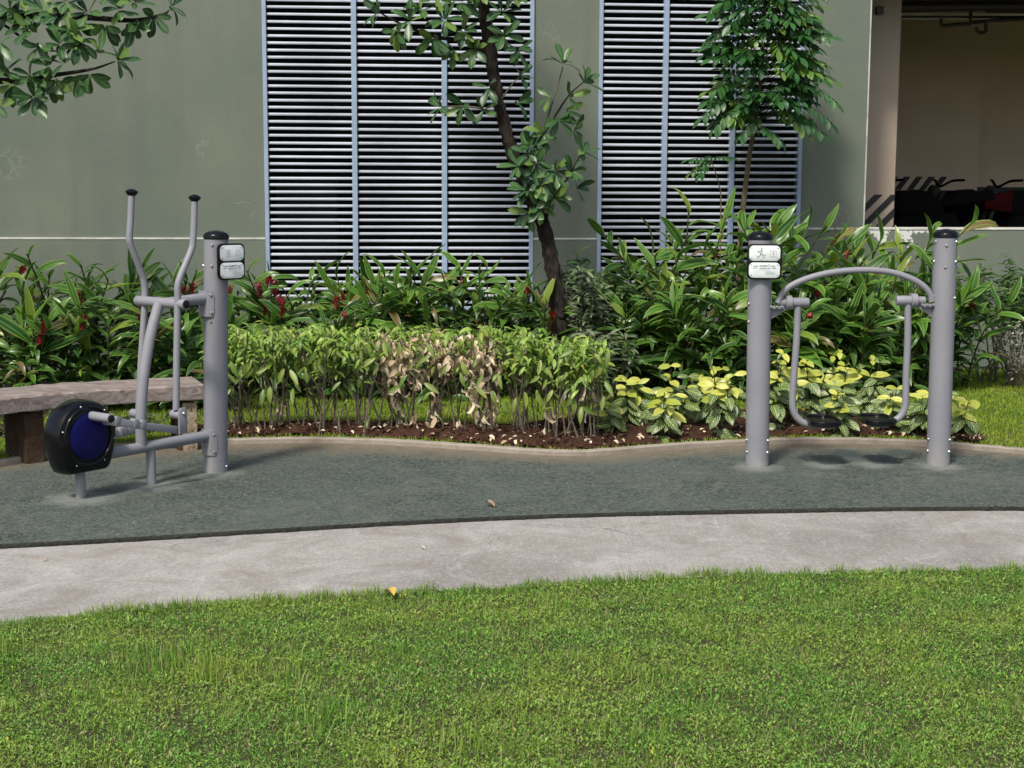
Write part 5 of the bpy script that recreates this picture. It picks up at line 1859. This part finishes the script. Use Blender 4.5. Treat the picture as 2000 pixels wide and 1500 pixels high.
def slanting_tree():
    Y = 11.5
    q = lambda x, y, dy=0.0: D(x, y, Y + dy)
    g = q(1094, 735)
    base = np.array((g[0], g[1], 0.0))
    t = empty('slanting_tree', base, 'slanting dark-barked tree with leathery leaf clusters in front of the wide louvre', 'tree')
    P = [np.array((base[0] + .01, base[1], -.05)), q(1093, 660), q(1090, 600), q(1078, 520), q(1064, 450), q(1040, 390), q(1012, 330), q(990, 260), q(970, 180), q(957, 100), q(946, 20), q(938, -60), q(930, -160), q(925, -260)]
    n = 110
    rr = np.interp(np.linspace(0, 1, n), [0, .15, .35, .55, .8, 1], [.074, .058, .049, .045, .042, .030]) * (1 + rng.normal(0, .07, n))
    V, Fc = sweep(catmull(P, n), rr, 22)
    V = V + rng.normal(0, .0045, V.shape)
    obj('trunk', V, Fc, M['bark'], t)
    def br(pts, r0, r1, ros):
        pts = [q(*p) for p in pts]
        Vb, Fb = sweep(*branch_of(pts, r0, r1), 8)
        obj('branch', Vb, Fb, M['bark'] if r0 > .012 else M['twig'], t)
        for (x, y, dy, k, ax) in ros:
            rosette(q(x, y, dy), ax, k, t, base)
    br([(985, 235, 0), (940, 212, -.05), (880, 208, -.1), (862, 210, -.12)], .010, .004, [(862, 210, -.12, 6, (-1, -.3, .1)), (905, 205, -.08, 5, (-.3, -.6, -.3)), (945, 215, -.05, 4, (-.2, -.5, .2))])
    br([(1015, 340, 0), (1050, 280, -.1), (1085, 225, -.15), (1112, 185, -.2), (1140, 160, -.2)], .014, .004,
       [(1140, 162, -.2, 7, (.7, -.2, .6)), (1112, 190, -.2, 5, (.4, -.6, .1)), (1090, 235, -.18, 7, (.5, -.6, 0)), (1062, 262, -.12, 7, (-.2, -.8, .2)), (1040, 285, -.1, 6, (.1, -.9, 0)), (1105, 215, -.1, 5, (.9, -.2, -.3)), (1120, 255, -.12, 5, (.9, -.3, -.2))])
    br([(1060, 262, -.1), (1085, 180, -.12), (1100, 130, -.15)], .008, .004, [(1100, 125, -.15, 7, (.2, -.3, .9)), (1075, 190, -.1, 4, (-.6, -.5, .2))])
    br([(1062, 440, 0), (1080, 390, -.12), (1110, 345, -.2), (1135, 300, -.2)], .014, .005,
       [(1138, 298, -.2, 8, (.6, -.3, .5)), (1115, 335, -.2, 8, (.3, -.8, .1)), (1085, 335, -.15, 8, (0, -.9, .2)), (1125, 368, -.18, 6, (.9, -.4, -.1)), (1082, 385, -.15, 7, (.2, -.8, -.2)), (1060, 360, -.14, 8, (-.4, -.8, .2))])
    br([(1050, 425, 0), (1040, 395, -.1), (1028, 375, -.15)], .010, .005, [(1028, 372, -.15, 9, (-.5, -.7, .4)), (1055, 405, -.12, 6, (.2, -.9, -.1)), (1035, 415, -.1, 6, (-.4, -.8, -.4))])
    br([(1010, 325, 0), (1020, 310, -.08), (1030, 300, -.12)], .009, .004, [(1030, 300, -.12, 7, (-.1, -.9, .3)), (1012, 325, -.1, 6, (-.4, -.7, .1)), (1045, 320, -.14, 7, (.3, -.8, 0))])
    br([(958, 105, 0), (905, 80, -.1), (850, 72, -.2), (790, 50, -.25), (742, 25, -.3)], .022, .005,
       [(742, 24, -.3, 8, (-.9, -.3, .1)), (775, 60, -.28, 7, (-.3, -.6, -.6)), (800, 40, -.25, 6, (-.2, -.8, .3)), (845, 75, -.22, 7, (-.1, -.6, -.7)), (868, 40, -.2, 8, (0, -.8, .4)), (905, 60, -.15, 7, (.1, -.9, .1)), (925, 95, -.12, 6, (0, -.8, -.3)), (885, 95, -.15, 5, (-.3, -.6, -.6)), (820, 20, -.2, 7, (-.1, -.6, .7))])
    br([(950, 50, 0), (985, 80, -.1), (1008, 95, -.15)], .010, .004, [(1010, 98, -.15, 6, (.6, -.6, -.2)), (985, 70, -.12, 7, (.2, -.9, 0)), (980, 25, -.1, 7, (.4, -.7, .3))])
    br([(975, 200, 0), (1000, 165, -.08), (1015, 150, -.1)], .006, .003, [(1015, 148, -.1, 4, (.5, -.5, .4)), (955, 170, -.08, 4, (-.3, -.8, .2)), (1010, 200, -.1, 4, (.6, -.5, -.2))])
    for x, y in ((900, 5), (850, -5), (940, -20), (985, -30), (880, -50), (1000, -10)):
        rosette(q(x, y, -.15), (random.uniform(-.4, .4), -.7, .2), 7, t, base)
    crown_cloud(t, q(930, -260), (.9, .7, .45), 900, M['crown_leaf'], T_TREE)


slanting_tree()


def edge_tree():
    """tree standing just outside the frame; two of its branches reach into the picture"""
    Y = 10.3
    q = lambda x, y, dy=0.0: D(x, y, Y + dy)
    g = q(-430, 800)
    base = np.array((g[0], g[1], 0.0))
    t = empty('overhanging_tree', base, 'tree at the picture edge whose leathery-leaved branches hang in the upper corner', 'tree')
    P = [np.array((base[0], base[1], -.05)), q(-428, 600), q(-420, 400), q(-400, 200), q(-380, 40), q(-370, -120)]
    V, Fc = sweep(catmull(P, 30), np.linspace(.10, .06, 30), 14)
    obj('trunk', V + rng.normal(0, .004, V.shape), Fc, M['bark'], t)
    def br(pts, r0, r1, ros, s=1.0):
        pts = [q(*p) for p in pts]
        Vb, Fb = sweep(*branch_of(pts, r0, r1, 22), 8)
        obj('branch', Vb, Fb, M['bark'], t)
        for (x, y, dy, k, ax) in ros:
            rosette(q(x, y, dy), ax, k, t, base, s)
    br([(-385, 110, 0), (-200, 60, -.05), (-60, 35, -.05), (60, 30, -.1), (170, 34, -.1), (260, 40, -.1), (318, 28, -.1), (330, 20, -.1)], .04, .004,
       [(335, 14, -.1, 7, (.9, -.3, .3)), (300, 30, -.1, 5, (.3, -.5, -.6)), (262, 45, -.1, 7, (.2, -.6, -.6)), (235, 20, -.12, 7, (.1, -.8, .4)), (205, 50, -.1, 7, (0, -.6, -.7)), (172, 25, -.1, 6, (-.1, -.8, .4)), (150, 50, -.12, 7, (0, -.7, -.6)), (118, 30, -.1, 6, (.1, -.9, .1)), (85, 20, -.1, 7, (0, -.8, .4)), (50, 38, -.1, 6, (-.1, -.7, -.4)), (20, 20, -.1, 7, (-.1, -.9, .2)), (-15, 35, -.1, 6, (0, -1, 0)), (262, 5, -.1, 7, (.3, -.6, .5)), (205, 0, -.1, 6, (0, -.8, .5)), (130, 5, -.1, 7, (0, -.8, .5)), (40, 0, -.1, 7, (0, -.8, .4))])
    br([(-60, 36, -.05), (0, 45, -.1), (60, 85, -.15), (110, 100, -.2), (150, 85, -.2)], .012, .003, [(55, 60, -.15, 5, (-.2, -.7, .3)), (75, 92, -.18, 5, (.1, -.9, -.2)), (118, 88, -.2, 7, (.2, -.8, .3)), (152, 82, -.2, 6, (.5, -.7, 0)), (135, 62, -.2, 6, (.2, -.8, .4))])
    br([(-390, 220, 0), (-200, 180, -.05), (-60, 160, -.1), (30, 157, -.15), (110, 146, -.2), (180, 135, -.2), (225, 120, -.2)], .035, .004,
       [(228, 118, -.2, 8, (.9, -.3, .2)), (195, 105, -.2, 6, (.2, -.5, .8)), (175, 145, -.22, 6, (.1, -.5, -.8)), (150, 150, -.2, 5, (0, -.6, -.7)), (125, 125, -.22, 6, (-.1, -.6, .7)), (95, 130, -.2, 6, (-.2, -.7, .5)), (110, 155, -.2, 5, (0, -.6, -.7)), (66, 190, -.22, 9, (0, -.9, -.3)), (60, 150, -.2, 6, (-.1, -.8, .3)), (25, 165, -.2, 6, (0, -.7, -.4)), (10, 140, -.2, 5, (0, -.8, .4)), (-10, 200, -.2, 6, (0, -.8, -.3)), (90, 165, -.2, 5, (.3, -.7, -.5))])
    br([(-60, 160, -.1), (-20, 120, -.15), (5, 85, -.2)], .008, .003, [(0, 85, -.2, 5, (-.2, -.8, .2)), (-15, 115, -.2, 5, (.3, -.8, -.2))])
    crown_cloud(t, q(-330, -150), (1.1, 1.0, .6), 1500, M['crown_leaf'], T_TREE)


edge_tree()

# ---- young tree with feathered leaves
FR = []
for i in range(5):
    random.seed(100 + i)
    tm = [leaf(l, w, 4, b, .15, 'oval') for l, w, b in ((.108, .046, .3), (.096, .042, .7), (.085, .038, 1.0))]
    mats = []
    L = .27
    bend = random.uniform(.3, .8)
    rach = []
    y = z = 0
    for k in range(11):
        rach.append((0, y, z))
        a = bend * k / 10
        y += L / 10 * math.cos(a); z -= L / 10 * math.sin(a)
    rach = np.array(rach)
    for k in range(5):
        p = rach[2 + 2 * k - (1 if k == 4 else 0)]
        tg = unit(rach[min(10, 3 + 2 * k)] - rach[min(9, 2 + 2 * k)])
        for s in (-1, 1):
            d = unit(np.array((s * 1.0, 0, -.25)) + tg * .75 + rdir() * .12)
            mats.append(look(p, d, (0, -.1, 1), random.uniform(.85, 1.1)))
    mats.append(look(rach[-1], unit(rach[-1] - rach[-2]), (0, 0, 1), 1.1))
    V, Fc, uv, rn = scatter(tm, mats)
    Vr, Fr = sweep(rach, .0022, 4, cap=False)
    nV = len(V)
    uvr = np.full((len(Vr), 2), .5)
    FR.append(mesh_from('frond', np.vstack([V, Vr]), np.vstack([Fc, np.array(Fr) + nV]), M['frond'], True, np.vstack([uv, uvr]), None))
random.seed(77)


def young_tree():
    Y = 12.68
    q = lambda x, y, dy=0.0: D(x, y, Y + dy)
    g = q(1436, 740)
    base = np.array((g[0], g[1], 0.0))
    t = empty('young_tree', base, 'slender pale-trunked young tree with dense feathered leaves before the narrow louvre', 'tree')
    P = [np.array((base[0], base[1], -.05)), q(1440, 600), q(1444, 500), q(1452, 400), q(1463, 310), q(1478, 220), q(1488, 130), q(1492, 40), q(1495, -60)]
    V, Fc = sweep(catmull(P, 34), np.linspace(.027, .013, 34), 10)
    obj('trunk', V, Fc, M['bark_pale'], t)
    axis = catmull(P[5:], 20)
    mb = MB()
    for k in range(205):
        tt = random.random()
        p = axis[int(tt * 19)]
        py_ = 310 - tt * 370
        # reach: crown widest at mid height
        wid = .46 * (.62 + .5 * math.sin(math.pi * min(1, tt * .9 + .12)))
        a = random.uniform(0, 2 * math.pi)
        if math.sin(a) > .15 and random.random() < .85: a = -a
        r = wid * math.sqrt(random.uniform(.02, 1.0))
        out = np.array((math.cos(a), math.sin(a), 0))
        st = p + out * r * .55 * np.array((1, .8, 1)) + np.array((.06 * (1 - tt) if math.cos(a) > 0 else 0, 0, random.uniform(-.04, .10)))
        mb.add(*sweep(catmull([p - np.array((0, 0, .06)), st], 4), .004, 4, cap=False))
        d = unit(out * 1.0 + np.array((0, -.25, random.uniform(-.3, .35))))
        inst('frond', random.choice(FR), look(st - base, d, unit(np.array((0, -.5, 1)) + rdir() * .2), random.uniform(.75, 1.1)), t)
    for x, y in ((1575, 255), (1590, 225), (1540, 240), (1500, 262), (1470, 248), (1420, 235), (1600, 185), (1400, 215)):
        st = q(x - (25 if x > 1490 else -25), y - 20, -.25)
        mb.add(*sweep(catmull([q(1475, 240), st], 5), .004, 4, cap=False))
        inst('frond', random.choice(FR), look(st - base, unit(np.array((1 if x > 1490 else -1, -.4, -.35))), (0, -.5, 1), 1.0), t)
    mb.build('twigs', M['twig_green'], t)
    # low sucker shoot on the left
    s0 = q(1408, 470, -.1)
    pts = catmull([np.array((s0[0], s0[1], .0)), q(1408, 420, -.1), q(1404, 360, -.1), q(1388, 310, -.15)], 12)
    sp = empty('sapling', (s0[0], s0[1], 0.0), 'thin sapling with one tuft of feathered leaves left of the young tree', 'tree')
    MB().add(*sweep(pts, np.linspace(.007, .004, 12), 6)).build('stem', M['bark_pale'], sp)
    sb = np.array((s0[0], s0[1], 0.0))
    for d in ((-1, -.4, .1), (-.6, -.6, -.4), (.5, -.5, .2), (-.2, -.9, .3), (-.8, -.2, -.3)):
        inst('frond', random.choice(FR), look(pts[-1] - sb, unit(d), (0, -.4, 1), .72), sp)


young_tree()

# ------------------------------------------------------------------ litter
def litter():
    # bark chips, clods and dead leaves over the soil
    T = catmull(BED_FAR, 80); B = catmull(BED_NEAR, 80)
    mats = []
    tm = [leaf(.05, .022, 3, b, .6, 'oval', tw, .3) for b, tw in ((.8, .5), (1.6, -.6))]
    for k in range(360):
        i = random.randrange(80); t = random.random() * .7
        p = B[i] * (1 - t) + T[i] * t + np.array((random.gauss(0, .03), 0, 0))
        p[2] = .035 + .03 * math.sin(math.pi * t)
        mats.append(look(p, unit(rdir(-.15, .15)), unit(np.array((0, 0, 1)) + rdir() * .5), random.uniform(.4, 1.1)))
    V, Fc, uv, rn = scatter(tm, mats)
    tag(obj('leaf_litter', V, Fc, M['dry'], smooth=True, uv=uv, rnd=rn), 'scattered dry leaves lying on the soil of the kerb bed', 'leaf litter', kind='stuff')
    chips = []
    for k in range(2600):
        i = random.randrange(80); t = random.random()
        p = B[i] * (1 - t) + T[i] * t + np.array((random.gauss(0, .03), 0, 0))
        p[2] = .018 + .045 * math.sin(math.pi * t) ** .7
        chips.append(look(p, rdir(-.4, .4), rdir(), random.uniform(.4, 1.2)))
    V0, F0 = box((0, 0, 0), (.016, .026, .010))
    V0 = V0 + rng.normal(0, .002, V0.shape)
    V, Fc, uv, rn = scatter([(V0, np.array(F0), np.zeros((8, 2)))], chips)
    tag(obj('soil_clods', V, Fc, M['soil'], smooth=False), 'loose red-brown clods and bark chips on the kerb bed', 'soil clods', kind='stuff')
    # single leaves on the hard ground and the lawn edge
    for px, py, z, s, mat, lab in ((960, 985, .004, 1.0, 'dry_one', 'brown curled leaf lying on the rubber pad'),
                                   (787, 1170, -.012, 1.25, 'fallen_yellow', 'yellow leaf lying at the lawn edge below the path'),
                                   (247, 1055, -.018, .55, 'fallen_yellow', 'small yellow leaf scrap on the path by the pad edge'),
                                   (1478, 1000, -.018, .7, 'dry_one', 'tan leaf scrap against the pad edge below the swing machine'),
                                   (828, 1070, -.018, .4, 'dry_one', 'tiny reddish leaf scrap in the middle of the path'),
                                   (98, 1094, -.018, .35, 'dry_one', 'tiny dark scrap on the path near the picture edge')):
        V, Fc, uv = leaf(.085, .034, 5, 1.0, .7, 'oval', .5, .2)
        g = G(px, py, z)
        o = bpy.data.objects.new('fallen_leaf', mesh_from('fallen_leaf', V * s, Fc, M[mat], True, uv))
        o.location = (g[0] - .03 * s, g[1], z + .012 * s)
        o.rotation_euler = (R(14), R(8), R(-70) + px)
        link(o)
        tag(o, lab, 'leaf', 'single fallen leaves')


litter()
